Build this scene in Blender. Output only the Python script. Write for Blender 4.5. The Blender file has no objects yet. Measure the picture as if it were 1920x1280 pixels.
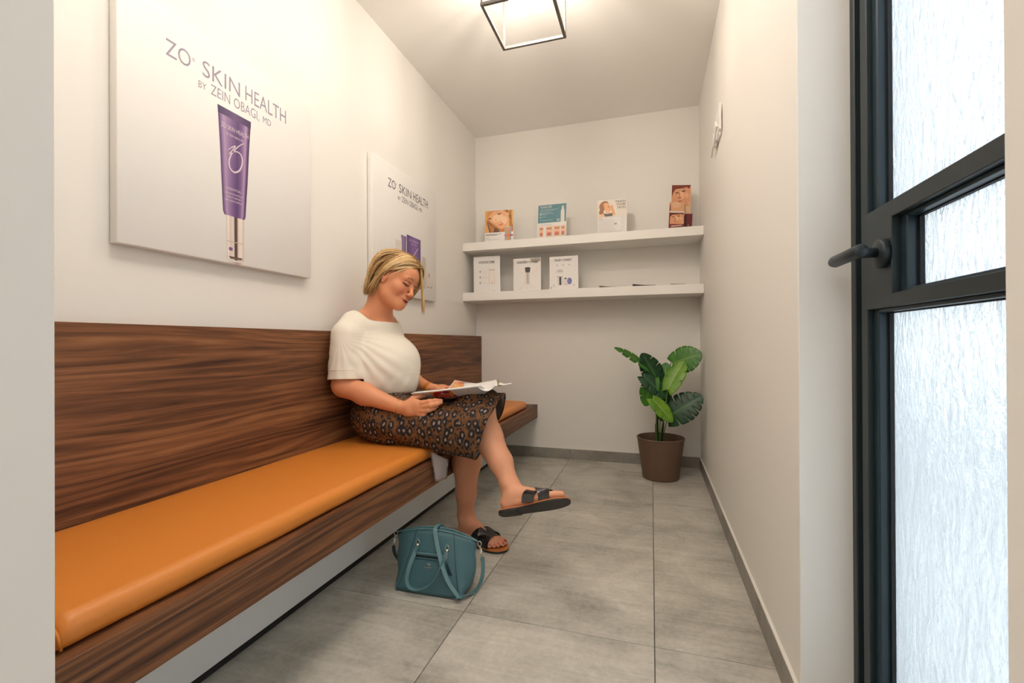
import bpy, bmesh, math, random
import numpy as np
from mathutils import Vector, Matrix
random.seed(7); rng = np.random.default_rng(7)
SC = bpy.context.scene
COL = SC.collection

# ------------------------------------------------------------------ camera
CAM_H = 0.872
FPX = 846.27
YAW, PITCH, ROLL = 0.29943, 0.0026154, -0.0046522
def _axes():
    R = np.array([math.cos(YAW), math.sin(YAW), 0]); F = np.array([-math.sin(YAW), math.cos(YAW), 0]); U = np.array([0, 0, 1.0])
    F, U = F*math.cos(PITCH)+U*math.sin(PITCH), U*math.cos(PITCH)-F*math.sin(PITCH)
    R, U = R*math.cos(ROLL)+U*math.sin(ROLL), U*math.cos(ROLL)-R*math.sin(ROLL)
    return R, F, U
RR, FF, UU = _axes()
cd = bpy.data.cameras.new('camera'); cam = bpy.data.objects.new('camera', cd); COL.objects.link(cam)
cd.sensor_width = 36; cd.lens = FPX/1920*36; cd.clip_start = 0.02
m = Matrix.Identity(4)
for i in range(3):
    m[i][0], m[i][1], m[i][2] = RR[i], UU[i], -FF[i]
m[2][3] = CAM_H
cam.matrix_world = m
SC.camera = cam
def at(u, v, ax, val):
    """a photograph pixel carried onto a real plane (axis = value) of the room"""
    d = FF+(u-960)/FPX*RR+(640-v)/FPX*UU; o = np.array([0, 0, CAM_H]); t = (val-o[ax])/d[ax]
    return o+t*d

# ------------------------------------------------------------------ light / exposure
W = bpy.data.worlds.new('overcast_day'); SC.world = W; W.use_nodes = True
bgn = W.node_tree.nodes['Background']; bgn.inputs['Color'].default_value = (0.93, 0.965, 1.0, 1); bgn.inputs['Strength'].default_value = 1.2
SC.view_settings.view_transform = 'Standard'; SC.view_settings.look = 'None'
SC.view_settings.exposure = 1.46; SC.view_settings.gamma = 1; SC.view_settings.use_curve_mapping = False
BULB_W = 60.0      # emission of the lantern bulbs
FRONT_FILL_W = 3.7      # emission of the unseen fill panel added above the doorway end
HALL_FILL_W = 5.0        # emission of the fill panels added in the hall

# ------------------------------------------------------------------ materials
def srgb(r, g, b):
    f = lambda c: (c/255/12.92) if c/255 <= .04045 else ((c/255+.055)/1.055)**2.4
    return (f(r), f(g), f(b), 1)
def nmat(name):
    m = bpy.data.materials.new(name); m.use_nodes = True; nt = m.node_tree
    return m, nt, nt.nodes['Principled BSDF']
def N(nt, kind, **kw):
    n = nt.nodes.new(kind)
    for k, v in kw.items():
        if k in n.inputs: n.inputs[k].default_value = v
        else: setattr(n, k, v)
    return n
def plain(name, col, rough=.5, metal=0.0, **kw):
    m, nt, b = nmat(name); b.inputs['Base Color'].default_value = col; b.inputs['Roughness'].default_value = rough; b.inputs['Metallic'].default_value = metal
    for k, v in kw.items(): b.inputs[k].default_value = v
    return m
def coords(nt, scale=(1, 1, 1), rot=(0, 0, 0), kind='Object'):
    tc = N(nt, 'ShaderNodeTexCoord'); mp = N(nt, 'ShaderNodeMapping')
    mp.inputs['Scale'].default_value = scale; mp.inputs['Rotation'].default_value = rot
    nt.links.new(tc.outputs[kind], mp.inputs['Vector']); return mp.outputs[0]
def ramp(nt, fac, stops):
    r = N(nt, 'ShaderNodeValToRGB'); e = r.color_ramp.elements
    while len(e) < len(stops): e.new(.5)
    for i, (p, c) in enumerate(stops): e[i].position = p; e[i].color = c
    nt.links.new(fac, r.inputs[0]); return r.outputs[0]
def noise(nt, vec, scale, detail=4, rough=.5, dist=0):
    n = N(nt, 'ShaderNodeTexNoise'); n.inputs['Scale'].default_value = scale; n.inputs['Detail'].default_value = detail
    n.inputs['Roughness'].default_value = rough; n.inputs['Distortion'].default_value = dist
    nt.links.new(vec, n.inputs['Vector']); return n.outputs[0]
def bump(nt, b, h, strength=.2, dist=.002):
    n = N(nt, 'ShaderNodeBump'); n.inputs['Strength'].default_value = strength; n.inputs['Distance'].default_value = dist
    nt.links.new(h, n.inputs['Height']); nt.links.new(n.outputs[0], b.inputs['Normal']); return n
def mix(nt, fac, a, b, mode='MIX'):
    n = N(nt, 'ShaderNodeMix', data_type='RGBA', blend_type=mode)
    for s, v in ((0, fac), (6, a), (7, b)):
        if hasattr(v, 'links') or hasattr(v, 'is_linked'): nt.links.new(v, n.inputs[s])
        else: n.inputs[s].default_value = v
    return n.outputs[2]
def math_(nt, op, a, b=0.0, c=None):
    n = N(nt, 'ShaderNodeMath', operation=op)
    for i, v in enumerate((a, b, c)):
        if v is None: continue
        if hasattr(v, 'is_linked'): nt.links.new(v, n.inputs[i])
        else: n.inputs[i].default_value = v
    return n.outputs[0]

def paint_mat(name, col, sc=90):
    m, nt, b = nmat(name); v = coords(nt)
    n = noise(nt, v, sc, 3); b.inputs['Base Color'].default_value = col; b.inputs['Roughness'].default_value = .62
    b.inputs['Specular IOR Level'].default_value = .3
    bump(nt, b, n, .08, .001); return m
WALL = paint_mat('matt_wall_paint', (.83, .80, .748, 1))
CEIL = paint_mat('matt_ceiling_paint', (.93, .91, .87, 1))
SHELFP = plain('white_lacquer', (.87, .845, .80, 1), .4)

def wood_mat(name, tint=1.0):
    m, nt, b = nmat(name)
    v = coords(nt, (1, .42, 5.2))
    warp = noise(nt, v, 1.6, 2, .45, .2)
    vb = N(nt, 'ShaderNodeVectorMath', operation='MULTIPLY_ADD')
    nt.links.new(warp, vb.inputs[0]); vb.inputs[1].default_value = (0, 0, .95); nt.links.new(v, vb.inputs[2])
    wv = N(nt, 'ShaderNodeTexWave', wave_type='BANDS', bands_direction='Z', wave_profile='SIN')
    wv.inputs['Scale'].default_value = 2.3; wv.inputs['Distortion'].default_value = 2.2; wv.inputs['Detail'].default_value = 3; wv.inputs['Detail Scale'].default_value = 1.2
    nt.links.new(vb.outputs[0], wv.inputs['Vector'])
    v2 = coords(nt, (8, 1.0, 30)); vq = N(nt, 'ShaderNodeVectorMath', operation='MULTIPLY_ADD'); nt.links.new(warp, vq.inputs[0]); vq.inputs[1].default_value = (0, 0, 3.2); nt.links.new(v2, vq.inputs[2]); fine = noise(nt, vq.outputs[0], 3.0, 7, .60, .5)
    v3 = coords(nt, (2, .25, 3)); big = noise(nt, v3, 1.7, 3, .5, .5)
    s = math_(nt, 'ADD', math_(nt, 'MULTIPLY', wv.outputs['Fac'], .09), math_(nt, 'ADD', math_(nt, 'MULTIPLY', fine, .62), math_(nt, 'MULTIPLY', big, .50)))
    t = tint
    c = ramp(nt, s, [(.44, (.050*t, .021*t, .012*t, 1)), (.56, (.135*t, .054*t, .025*t, 1)), (.67, (.235*t, .098*t, .040*t, 1)), (.82, (.37*t, .17*t, .072*t, 1))])
    nt.links.new(c, b.inputs['Base Color']); b.inputs['Roughness'].default_value = .48; b.inputs['Specular IOR Level'].default_value = .35
    v4 = coords(nt, (600, 600, 600)); wx = noise(nt, v4, 1, 2)
    bump(nt, b, math_(nt, 'ADD', fine, wx), .12, .0006); return m
WOOD = wood_mat('walnut_laminate')
def leather_mat(name, col, rough=.42, sc=900, st=.12):
    m, nt, b = nmat(name); v = coords(nt)
    vo = N(nt, 'ShaderNodeTexVoronoi'); vo.inputs['Scale'].default_value = sc; nt.links.new(v, vo.inputs['Vector'])
    b.inputs['Base Color'].default_value = col; b.inputs['Roughness'].default_value = rough
    bump(nt, b, vo.outputs['Distance'], st, .0006); return m
ORANGE = leather_mat('orange_faux_leather', (.70, .235, .034, 1), .40, 700, .07)
WHITEB = plain('white_panel', (.85, .85, .83, 1), .45)
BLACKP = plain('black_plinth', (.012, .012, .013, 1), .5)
def tile_mat(name, k=1.0):
    m, nt, b = nmat(name)
    tc = N(nt, 'ShaderNodeTexCoord'); oi = N(nt, 'ShaderNodeObjectInfo'); ad = N(nt, 'ShaderNodeVectorMath', operation='MULTIPLY_ADD')
    nt.links.new(oi.outputs['Location'], ad.inputs[0]); ad.inputs[1].default_value = (3.7, 5.3, 1); nt.links.new(tc.outputs['Object'], ad.inputs[2])
    v = ad.outputs[0]
    def mp(s):
        q = N(nt, 'ShaderNodeMapping'); q.inputs['Scale'].default_value = s; nt.links.new(v, q.inputs['Vector']); return q.outputs[0]
    a = noise(nt, mp((3, 3, 3)), 1.3, 6, .6, .4)
    st = noise(nt, mp((2.5, 26, 3)), 1.4, 5, .65, .8)
    sp = noise(nt, mp((1, 1, 1)), 55, 4, .7)
    f = math_(nt, 'ADD', math_(nt, 'MULTIPLY', a, .58), math_(nt, 'ADD', math_(nt, 'MULTIPLY', st, .26), math_(nt, 'MULTIPLY', sp, .22)))
    c = ramp(nt, f, [(.38, (.155*k, .145*k, .125*k, 1)), (.52, (.255*k, .24*k, .208*k, 1)), (.66, (.34*k, .32*k, .282*k, 1)), (.8, (.47*k, .445*k, .395*k, 1))])
    nt.links.new(c, b.inputs['Base Color']); b.inputs['Roughness'].default_value = .42; b.inputs['Specular IOR Level'].default_value = .35
    bump(nt, b, sp, .08, .0008); return m
TILE = tile_mat('grey_concrete_tile', 1.85)
BASET = tile_mat('grey_skirting_tile', 1.05)
GROUT = plain('dark_grout', (.07, .065, .058, 1), .8)
CAULK = plain('light_sealant', (.75, .72, .66, 1), .5)
DARKM = plain('anthracite_metal', (.014, .024, .028, 1), .42)
DARKM2 = plain('anthracite_bead', (.012, .030, .042, 1), .35)
RUBBER = plain('black_rubber_gasket', (.004, .005, .006, 1), .6)
CANVAS = plain('white_canvas', (.80, .775, .74, 1), .55)
PAPER = plain('white_paper', (.82, .79, .76, 1), .5)
LAMPF = plain('lantern_metal', (.15, .13, .11, 1), .5)
SILVER = plain('silver_metal', (.75, .72, .66, 1), .22, 1.0)
GOLD = plain('gold_metal', (.85, .58, .22, 1), .25, 1.0)
def emis(name, col, s):
    m, nt, b = nmat(name); b.inputs['Base Color'].default_value = (.8, .8, .8, 1)
    b.inputs['Emission Color'].default_value = col; b.inputs['Emission Strength'].default_value = s; return m
BULB = emis('warm_bulb', (1, .88, .76, 1), BULB_W)
FRONT_FILL = emis('front_fill_glow', (1, .91, .82, 1), FRONT_FILL_W)
HALL_FILL = emis('hall_fill_glow', (1, .96, .92, 1), HALL_FILL_W)
def attr_mat(name, rough=.5, spec=.4, sss=0.0):
    m, nt, b = nmat(name); a = N(nt, 'ShaderNodeVertexColor'); a.layer_name = 'Col'
    nt.links.new(a.outputs[0], b.inputs['Base Color']); b.inputs['Roughness'].default_value = rough; b.inputs['Specular IOR Level'].default_value = spec
    if sss: b.inputs['Subsurface Weight'].default_value = sss; b.inputs['Subsurface Radius'].default_value = (.012, .004, .002); b.inputs['Subsurface Scale'].default_value = 1.0
    return m
PRINT = attr_mat('colour_print', .45)
def glass_mat():
    m = bpy.data.materials.new('rippled_cathedral_glass'); m.use_nodes = True; nt = m.node_tree; nt.nodes.clear()
    out = N(nt, 'ShaderNodeOutputMaterial')
    v = coords(nt, (1, 1, .28)); w1 = noise(nt, v, 38, 4, .6, 1.6)
    v2 = coords(nt, (1, 1, .55)); w2 = noise(nt, v2, 120, 3, .6, .8)
    h = math_(nt, 'ADD', w1, math_(nt, 'MULTIPLY', w2, .28))
    bp = N(nt, 'ShaderNodeBump'); bp.inputs['Strength'].default_value = 1.0; bp.inputs['Distance'].default_value = .012; nt.links.new(h, bp.inputs['Height'])
    rf = N(nt, 'ShaderNodeBsdfGlass'); rf.inputs['IOR'].default_value = 1.32; rf.inputs['Roughness'].default_value = .03; rf.inputs['Color'].default_value = (.93, .97, 1, 1)
    nt.links.new(bp.outputs[0], rf.inputs['Normal'])
    tr = N(nt, 'ShaderNodeBsdfTranslucent'); tr.inputs['Color'].default_value = (.70, .74, .76, 1); nt.links.new(bp.outputs[0], tr.inputs['Normal'])
    mx = N(nt, 'ShaderNodeMixShader'); mx.inputs[0].default_value = .38
    nt.links.new(rf.outputs[0], mx.inputs[1]); nt.links.new(tr.outputs[0], mx.inputs[2]); nt.links.new(mx.outputs[0], out.inputs[0]); return m
GLASS = glass_mat()

# ------------------------------------------------------------------ object helpers
def tag(o, label=None, cat=None, group=None, kind=None):
    if label: o['label'] = label
    if cat: o['category'] = cat
    if group: o['group'] = group
    if kind: o['kind'] = kind
    return o
def empty(name, loc):
    o = bpy.data.objects.new(name, None); o.empty_display_size = .1; o.location = loc; COL.objects.link(o); return o
def wloc(p):
    v = np.zeros(3)
    while p is not None: v += np.array(p.location); p = p.parent
    return v
def link(name, verts, faces, mat, parent=None, smooth=False, cols=None, loc=None, mats=None, fmat=None):
    verts = np.asarray(verts, float)
    base = wloc(parent) if parent is not None else np.zeros(3)
    if loc is None: loc = base if parent is not None else np.array([verts[:, 0].mean(), verts[:, 1].mean(), verts[:, 2].min()])
    loc = np.asarray(loc, float)
    me = bpy.data.meshes.new(name)
    if isinstance(faces, np.ndarray):
        nf, k = faces.shape; me.vertices.add(len(verts)); me.vertices.foreach_set('co', (verts-loc).ravel())
        me.loops.add(nf*k); me.loops.foreach_set('vertex_index', faces.ravel().astype(np.int32))
        me.polygons.add(nf); me.polygons.foreach_set('loop_start', np.arange(nf, dtype=np.int32)*k)
        me.update(calc_edges=True); me.validate()
    else:
        me.from_pydata([tuple(v) for v in (verts-loc)], [], faces); me.update()
    for mm in (mats or [mat]): me.materials.append(mm)
    if fmat is not None: me.polygons.foreach_set('material_index', np.asarray(fmat, np.int32))
    if smooth: me.polygons.foreach_set('use_smooth', np.ones(len(me.polygons), bool))
    if cols is not None:
        ca = me.color_attributes.new('Col', 'FLOAT_COLOR', 'POINT'); c = np.ones((len(verts), 4), np.float32); c[:, :3] = np.asarray(cols)[:, :3]
        ca.data.foreach_set('color', c.ravel())
    o = bpy.data.objects.new(name, me); COL.objects.link(o)
    if parent is not None: o.parent = parent; o.location = loc-base
    else: o.location = loc
    return o
class MB:
    def __init__(s): s.v = []; s.f = []; s.c = []
    def add(s, V, Fc, col=None):
        n = len(s.v); s.v += [tuple(map(float, p)) for p in V]; s.f += [tuple(n+i for i in f) for f in Fc]
        s.c += [col or (1, 1, 1)]*len(V); return s
    def box(s, x0, x1, y0, y1, z0, z1, b=0.0, seg=2, col=None):
        bm = bmesh.new(); bmesh.ops.create_cube(bm, size=1)
        for v in bm.verts: v.co = Vector(((x0+x1)/2+v.co.x*(x1-x0), (y0+y1)/2+v.co.y*(y1-y0), (z0+z1)/2+v.co.z*(z1-z0)))
        if b > 0: bmesh.ops.bevel(bm, geom=bm.edges[:], offset=b, segments=seg, profile=.5, affect='EDGES', clamp_overlap=True)
        s.bm(bm, col); return s
    def bm(s, bm, col=None):
        bm.verts.index_update(); s.add([v.co for v in bm.verts], [[v.index for v in f.verts] for f in bm.faces], col); bm.free()
    def tube(s, pts, rad, n=10, col=None, cap=True, squash=None):
        pts = [np.array(p, float) for p in pts]; k = len(pts)
        if not hasattr(rad, '__len__'): rad = [rad]*k
        T = [pts[min(i+1, k-1)]-pts[max(i-1, 0)] for i in range(k)]; T = [t/(np.linalg.norm(t)+1e-12) for t in T]
        a = np.cross(T[0], [0, 0, 1]); a = np.cross(T[0], [0, 1, 0]) if np.linalg.norm(a) < .2 else a; a /= np.linalg.norm(a)
        V = []
        for i in range(k):
            a = a-T[i]*np.dot(a, T[i]); a /= np.linalg.norm(a); b = np.cross(T[i], a)
            for j in range(n):
                t = 2*math.pi*j/n; V.append(pts[i]+rad[i]*(math.cos(t)*a+math.sin(t)*b))
        Fc = [(i*n+j, i*n+(j+1) % n, (i+1)*n+(j+1) % n, (i+1)*n+j) for i in range(k-1) for j in range(n)]
        if cap: Fc += [tuple(range(n-1, -1, -1)), tuple((k-1)*n+j for j in range(n))]
        s.add(V, Fc, col); return s
    def ribbon(s, pts, side, w, t, col=None):
        """flat strap: pts path, side = width directions, w width, t thickness"""
        pts = [np.array(p, float) for p in pts]; k = len(pts); V = []
        if not hasattr(w, '__len__'): w = [w]*k
        for i in range(k):
            sd = np.array(side[i] if hasattr(side[0], '__len__') else side, float)
            T = pts[min(i+1, k-1)]-pts[max(i-1, 0)]; T /= np.linalg.norm(T)+1e-12
            sd = sd-T*np.dot(sd, T); sd /= np.linalg.norm(sd); nn = np.cross(T, sd)
            for a, b in ((-1, -1), (1, -1), (1, 1), (-1, 1)): V.append(pts[i]+sd*a*w[i]/2+nn*b*t/2)
        Fc = [(i*4+j, i*4+(j+1) % 4, (i+1)*4+(j+1) % 4, (i+1)*4+j) for i in range(k-1) for j in range(4)]+[(3, 2, 1, 0), tuple((k-1)*4+j for j in range(4))]
        s.add(V, Fc, col); return s
    def lathe(s, c, prof, n=40, col=None, sx=1, sy=1):
        V = [(c[0]+sx*r*math.cos(2*math.pi*j/n), c[1]+sy*r*math.sin(2*math.pi*j/n), c[2]+z) for r, z in prof for j in range(n)]
        k = len(prof); Fc = [(i*n+j, i*n+(j+1) % n, (i+1)*n+(j+1) % n, (i+1)*n+j) for i in range(k-1) for j in range(n)]
        if prof[0][0] > 1e-6: Fc.append(tuple(range(n-1, -1, -1)))
        if prof[-1][0] > 1e-6: Fc.append(tuple((k-1)*n+j for j in range(n)))
        s.add(V, Fc, col); return s
    def torus(s, c, R, r, ax, n=20, m=8, col=None, arc=1.0, e=1.0):
        ax = np.array(ax, float); ax /= np.linalg.norm(ax); a = np.cross(ax, [0, 0, 1.0]); a = np.array([1., 0, 0]) if np.linalg.norm(a) < .1 else a/np.linalg.norm(a); b = np.cross(ax, a)
        return s.tube([np.array(c)+R*(math.cos(t)*a+e*math.sin(t)*b) for t in np.linspace(0, 2*math.pi*arc, n)], r, m, col, cap=arc < 1)
    def make(s, name, mat, parent=None, smooth=False, cols=False, loc=None):
        return link(name, s.v, s.f, mat, parent, smooth, s.c if cols else None, loc)
def box(name, x0, x1, y0, y1, z0, z1, mat, parent=None, b=0.0, seg=2, smooth=False):
    return MB().box(x0, x1, y0, y1, z0, z1, b, seg).make(name, mat, parent, smooth)
def lerp(a, b, t): return np.array(a)*(1-t)+np.array(b)*t
def catmull(P, n=8):
    P = [np.array(p, float) for p in P]; Q = [2*P[0]-P[1]]+P+[2*P[-1]-P[-2]]; out = []
    for i in range(1, len(Q)-2):
        for j in range(n):
            t = j/n; a, b, c, d = Q[i-1], Q[i], Q[i+1], Q[i+2]
            out.append(.5*((2*b)+(-a+c)*t+(2*a-5*b+4*c-d)*t*t+(-a+3*b-3*c+d)*t**3))
    out.append(P[-1]); return out
_glyph = {}
def text(body, o, right, up, mat, parent, name='lettering', bold=0.0, spacing=1.0, col=None, lift=.0004):
    """flat print: the words fill the box that starts at o (lower left) and spans right x up"""
    key = (body, bold, spacing)
    if key not in _glyph:
        c = bpy.data.curves.new('t', 'FONT'); c.body = body; c.size = 1; c.offset = bold; c.space_character = spacing; c.resolution_u = 3
        t = bpy.data.objects.new('t', c); COL.objects.link(t)
        dg = bpy.context.evaluated_depsgraph_get(); me = t.evaluated_get(dg).to_mesh()
        V = np.array([v.co[:2] for v in me.vertices]); Fc = [tuple(p.vertices) for p in me.polygons]
        t.evaluated_get(dg).to_mesh_clear(); bpy.data.objects.remove(t); bpy.data.curves.remove(c); _glyph[key] = (V, Fc)
    V, Fc = _glyph[key]; mn = V.min(0); q = (V-mn)/(V.max(0)-mn)
    right = np.array(right, float); up = np.array(up, float); n = np.cross(right, up); n /= np.linalg.norm(n)
    P = np.array(o, float)+q[:, :1]*right+q[:, 1:]*up+n*lift
    return link(name, P, Fc, mat, parent, cols=[col]*len(P) if col else None)
def prints(name, quad, polys, parent, lift=.0003, step=.00012, mat=None):
    """flat colour print on a card: quad = (bottom left, bottom right, top left); polys = [(rgb, [(a,b)...])]"""
    o, br, tl = [np.array(q, float) for q in quad]; r = br-o; u = tl-o; n = np.cross(r, u); n /= np.linalg.norm(n); mb = MB(); k = 0
    for item in polys:
        col, pl = item[0], item[1]
        if len(item) > 2: cs = item[2]
        else: cs = None
        i0 = len(mb.v); mb.add([o+r*a+u*b+n*(lift+step*k) for a, b in pl], [tuple(range(len(pl)))], col)
        if cs: mb.c[i0:] = cs
        k += 1
    return mb.make(name, mat or PRINT, parent, cols=True)
def ell(cx, cy, rx, ry, n=16, rot=0, a0=0, a1=2*math.pi):
    full = abs(a1-a0-2*math.pi) < 1e-6
    ts = [a0+(a1-a0)*i/(n if full else n-1) for i in range(n)]
    c, s = math.cos(rot), math.sin(rot)
    return [(cx+rx*math.cos(t)*c-ry*math.sin(t)*s, cy+rx*math.cos(t)*s+ry*math.sin(t)*c) for t in ts]
def L(r, g, b): return srgb(r, g, b)[:3]

# ------------------------------------------------------------------ room shell
XL, XR, YB, ZC = -1.335, 0.322, 3.36, 2.505
YE = 1.18                    # where the right wall ends at the door reveal
XD = 0.425                   # inner face of the street door
YF0, YF1 = .16, .30          # partition the camera looks through
JL, JR = -.5765, .1757
def struct(o): o['kind'] = 'structure'; return o
struct(box('ceiling', XL-.1, .62, -1.7, YB+.1, ZC, ZC+.1, CEIL))
struct(box('wall_left', XL-.1, XL, YF1, YB+.1, -.02, ZC, WALL))
struct(box('wall_back', XL, XR+.2, YB, YB+.1, -.02, ZC, WALL))
struct(box('wall_right', XR, XR+.18, YE, YB, -.02, ZC, WALL, b=.0015, seg=1))
wf = MB().box(XL-.1, JL, YF0, YF1, -.02, ZC, .001, 1).box(JR, XR+.18, YF0, YF1, -.02, ZC, .001, 1).box(JL, JR, YF0, YF1, 2.12, ZC)
struct(wf.make('wall_front', WALL))
struct(box('wall_right_lintel', XR, XR+.18, YF1, YE, 2.2, ZC, WALL))
struct(MB().box(XL-.2, XL-.1, -1.7, YF0, -.02, ZC).box(XL-.2, .62, -1.8, -1.7, -.02, ZC).box(.52, .62, -1.7, YF0, -.02, ZC).make('wall_hall', WALL))
fl = struct(box('floor', XL-.1, .62, -1.75, YB, -.03, -.0025, GROUT))
# floor tiles 600 x 600 with 2.5 mm joints
GX = [-1.786, -1.186, -.586, .004, .604]; GX = [-1.786, -1.1865, -.5865, .0045, .6045]
GYs = [3.155-.6*i for i in range(-1, 9)]
_tm = {}
def tile(x0, x1, y0, y1):
    w, d = round(x1-x0, 4), round(y1-y0, 4)
    if (w, d) not in _tm:
        o = MB().box(-w/2, w/2, -d/2, d/2, -.0055, 0, .0008, 1).make('floor_tile', TILE, fl); o.location = (0, 0, 0); me = o.data; _tm[(w, d)] = me
        # mesh was stored relative to the floor object: shift back to its own centre
        b = wloc(fl); me.transform(Matrix.Translation(b))
    else:
        o = bpy.data.objects.new('floor_tile', _tm[(w, d)]); COL.objects.link(o); o.parent = fl
    o.location = Vector(((x0+x1)/2, (y0+y1)/2, 0))-Vector(wloc(fl))
    o['kind'] = 'structure'
for i in range(4):
    for j in range(len(GYs)-1):
        x0, x1 = max(GX[i], XL), min(GX[i+1], .52); y1, y0 = min(GYs[j], YB), max(GYs[j+1], -1.7)
        if x1-x0 < .02 or y1-y0 < .02: continue
        tile(x0+.00125, x1-.00125, y0+.00125, y1-.00125)
# skirting of tile strips, pale sealant line on top
def skirting(name, axis, a, b, pos, out, cuts):
    z1 = .076
    mb = MB()
    if axis == 'x': mb.box(a, b, pos, pos+out*.0085, z1, z1+.003)
    else: mb.box(pos, pos+out*.0085, a, b, z1, z1+.003)
    o = struct(mb.make(name, CAULK)); o.name = name
    e = [a]+[c for c in cuts if a < c < b]+[b]
    for s, t in zip(e[:-1], e[1:]):
        q = MB()
        lo, hi = sorted((pos, pos+out*.0095))
        if axis == 'x': q.box(s+.001, t-.001, lo, hi, 0, z1, .001, 1)
        else: q.box(lo, hi, s+.001, t-.001, 0, z1, .001, 1)
        q.make('skirting_tile', BASET, o)['kind'] = 'structure'
skirting('baseboard_back', 'x', -1.10, XR-.0095, YB, -1, [-.5865, .0045])
skirting('baseboard_right', 'y', YE+.001, YB-.0095, XR, -1, [1.40, 1.955, 2.555, 3.155])

# ------------------------------------------------------------------ street door with rippled glass
dr = struct(empty('door_1', (XD+.035, .74, 0)))
def dpart(name, mb, mat, sm=False): o = mb.make(name, mat, dr, sm); o['kind'] = 'structure'; return o
dpart('door_frame', MB().box(XD, XD+.07, 1.160, 1.20, 0, 2.22, .002, 1).box(XD, XD+.07, YF1-.02, YF1+.025, 0, 2.22, .002, 1).box(XD, XD+.07, YF1, 1.17, 2.165, 2.22, .002, 1), DARKM)
dpart('rubber_seal', MB().box(XD+.012, XD+.06, 1.139, 1.160, 0, 2.17).box(XD+.012, XD+.06, YF1+.025, YF1+.035, 0, 2.17), RUBBER)
S0, S1 = YF1+.035, 1.141
dpart('stile', MB().box(XD+.004, XD+.066, 1.112, S1, .01, 2.16, .0015, 1), DARKM)
dpart('stile', MB().box(XD+.004, XD+.066, S0, S0+.06, .01, 2.16, .0015, 1), DARKM)
dpart('lock_block', MB().box(XD, XD+.066, 1.004, 1.118, .936, 1.133, .0012, 1), DARKM)
dpart('rail', MB().box(XD, XD+.066, S0+.05, 1.006, 1.102, 1.133, .0012, 1), DARKM)
dpart('rail', MB().box(XD, XD+.066, S0+.05, 1.006, .936, .961, .0012, 1), DARKM)
dpart('rail', MB().box(XD+.002, XD+.066, S0+.05, 1.113, .01, .12, .0012, 1), DARKM)
dpart('rail', MB().box(XD+.002, XD+.066, S0+.05, 1.113, 2.10, 2.16, .0012, 1), DARKM)
def beads(y0, y1, z0, z1, w=.022):
    b = MB(); x0, x1 = XD+.014, XD+.036
    b.box(x0, x1, y1-w, y1, z0, z1, .002, 1).box(x0, x1, y0, y0+w, z0, z1, .002, 1).box(x0, x1, y0+w, y1-w, z0, z0+.007, .001, 1).box(x0, x1, y0+w, y1-w, z1-.007, z1, .001, 1)
    dpart('glazing_bead', b, DARKM2)
    g = MB(); x0, x1 = XD+.03, XD+.038; w2 = w+.007
    g.box(x0, x1, y1-w2, y1-w, z0, z1).box(x0, x1, y0+w, y0+w2, z0, z1).box(x0, x1, y0, y1, z0+.006, z0+.009).box(x0, x1, y0, y1, z1-.009, z1-.006)
    dpart('gasket', g, RUBBER)
    dpart('glass_pane', MB().box(XD+.037, XD+.043, y0, y1, z0, z1), GLASS)
beads(S0+.06, 1.112, 1.133, 2.10); beads(S0+.06, 1.004, .961, 1.102); beads(S0+.06, 1.112, .12, .936)
hz, hy = 1.041, 1.030
hd = MB(); n = 28
hd.tube([(XD, hy, hz-.003), (XD-.011, hy, hz-.003), (XD-.013, hy, hz-.003)], [.028, .028, .026], n)
hd.tube([(XD-.012, hy, hz), (XD-.05, hy, hz)], .0095, 20)
hd.tube([(XD-.050, .996, hz), (XD-.050, .998, hz), (XD-.050, 1.06, hz), (XD-.050, 1.12, hz), (XD-.050, 1.132, hz), (XD-.050, 1.137, hz)], [.0115, .0125, .0125, .0125, .010, .004], 24)
ho = dpart('door_handle', hd, DARKM, True)
# outside: pavement, low rendered wall, hedge line - seen blurred through the glass
struct(box('outside_pavement', .5, 9, -6, 12, -.12, -.04, plain('outside_paving', (.62, .62, .60, 1), .8)))
struct(box('outside_low_wall', .75, 7, 3.0, 3.2, -.05, .30, plain('outside_render', (.05, .055, .06, 1), .8)))
struct(box('outside_gate_post', 1.9, 2.15, 4.6, 4.85, -.05, 1.5, plain('outside_post', (.16, .18, .20, 1), .8)))
struct(box('outside_facade', .52, .60, 1.25, 9, -.05, 2.9, plain('outside_facade_render', (.22, .25, .27, 1), .8)))

# ------------------------------------------------------------------ built-in bench
bn = tag(empty('built_in_bench', (-1.08, 1.83, 0)), 'long walnut-veneer bench with tall wooden backrest fixed along the left wall', 'bench')
XF = -.835
box('backrest', XL+.002, -1.290, YF1+.002, YB-.002, .405, .925, WOOD, bn, .0012, 1)
mb = MB().box(-1.289, XF, YF1+.002, YB-.002, .376, .399, .001, 1).box(XF-.028, XF, YF1+.002, YB-.002, .301, .3765, .001, 1)
mb.make('seat_board', WOOD, bn)
box('seat_underside', XL+.002, XF-.029, YF1+.002, YB-.002, .301, .375, WHITEB, bn)
box('base_panel', XL+.002, -1.110, YF1+.002, YB-.002, .022, .3005, WHITEB, bn)
box('plinth', XL+.002, -1.114, YF1+.002, YB-.002, .0, .0215, BLACKP, bn)
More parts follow.
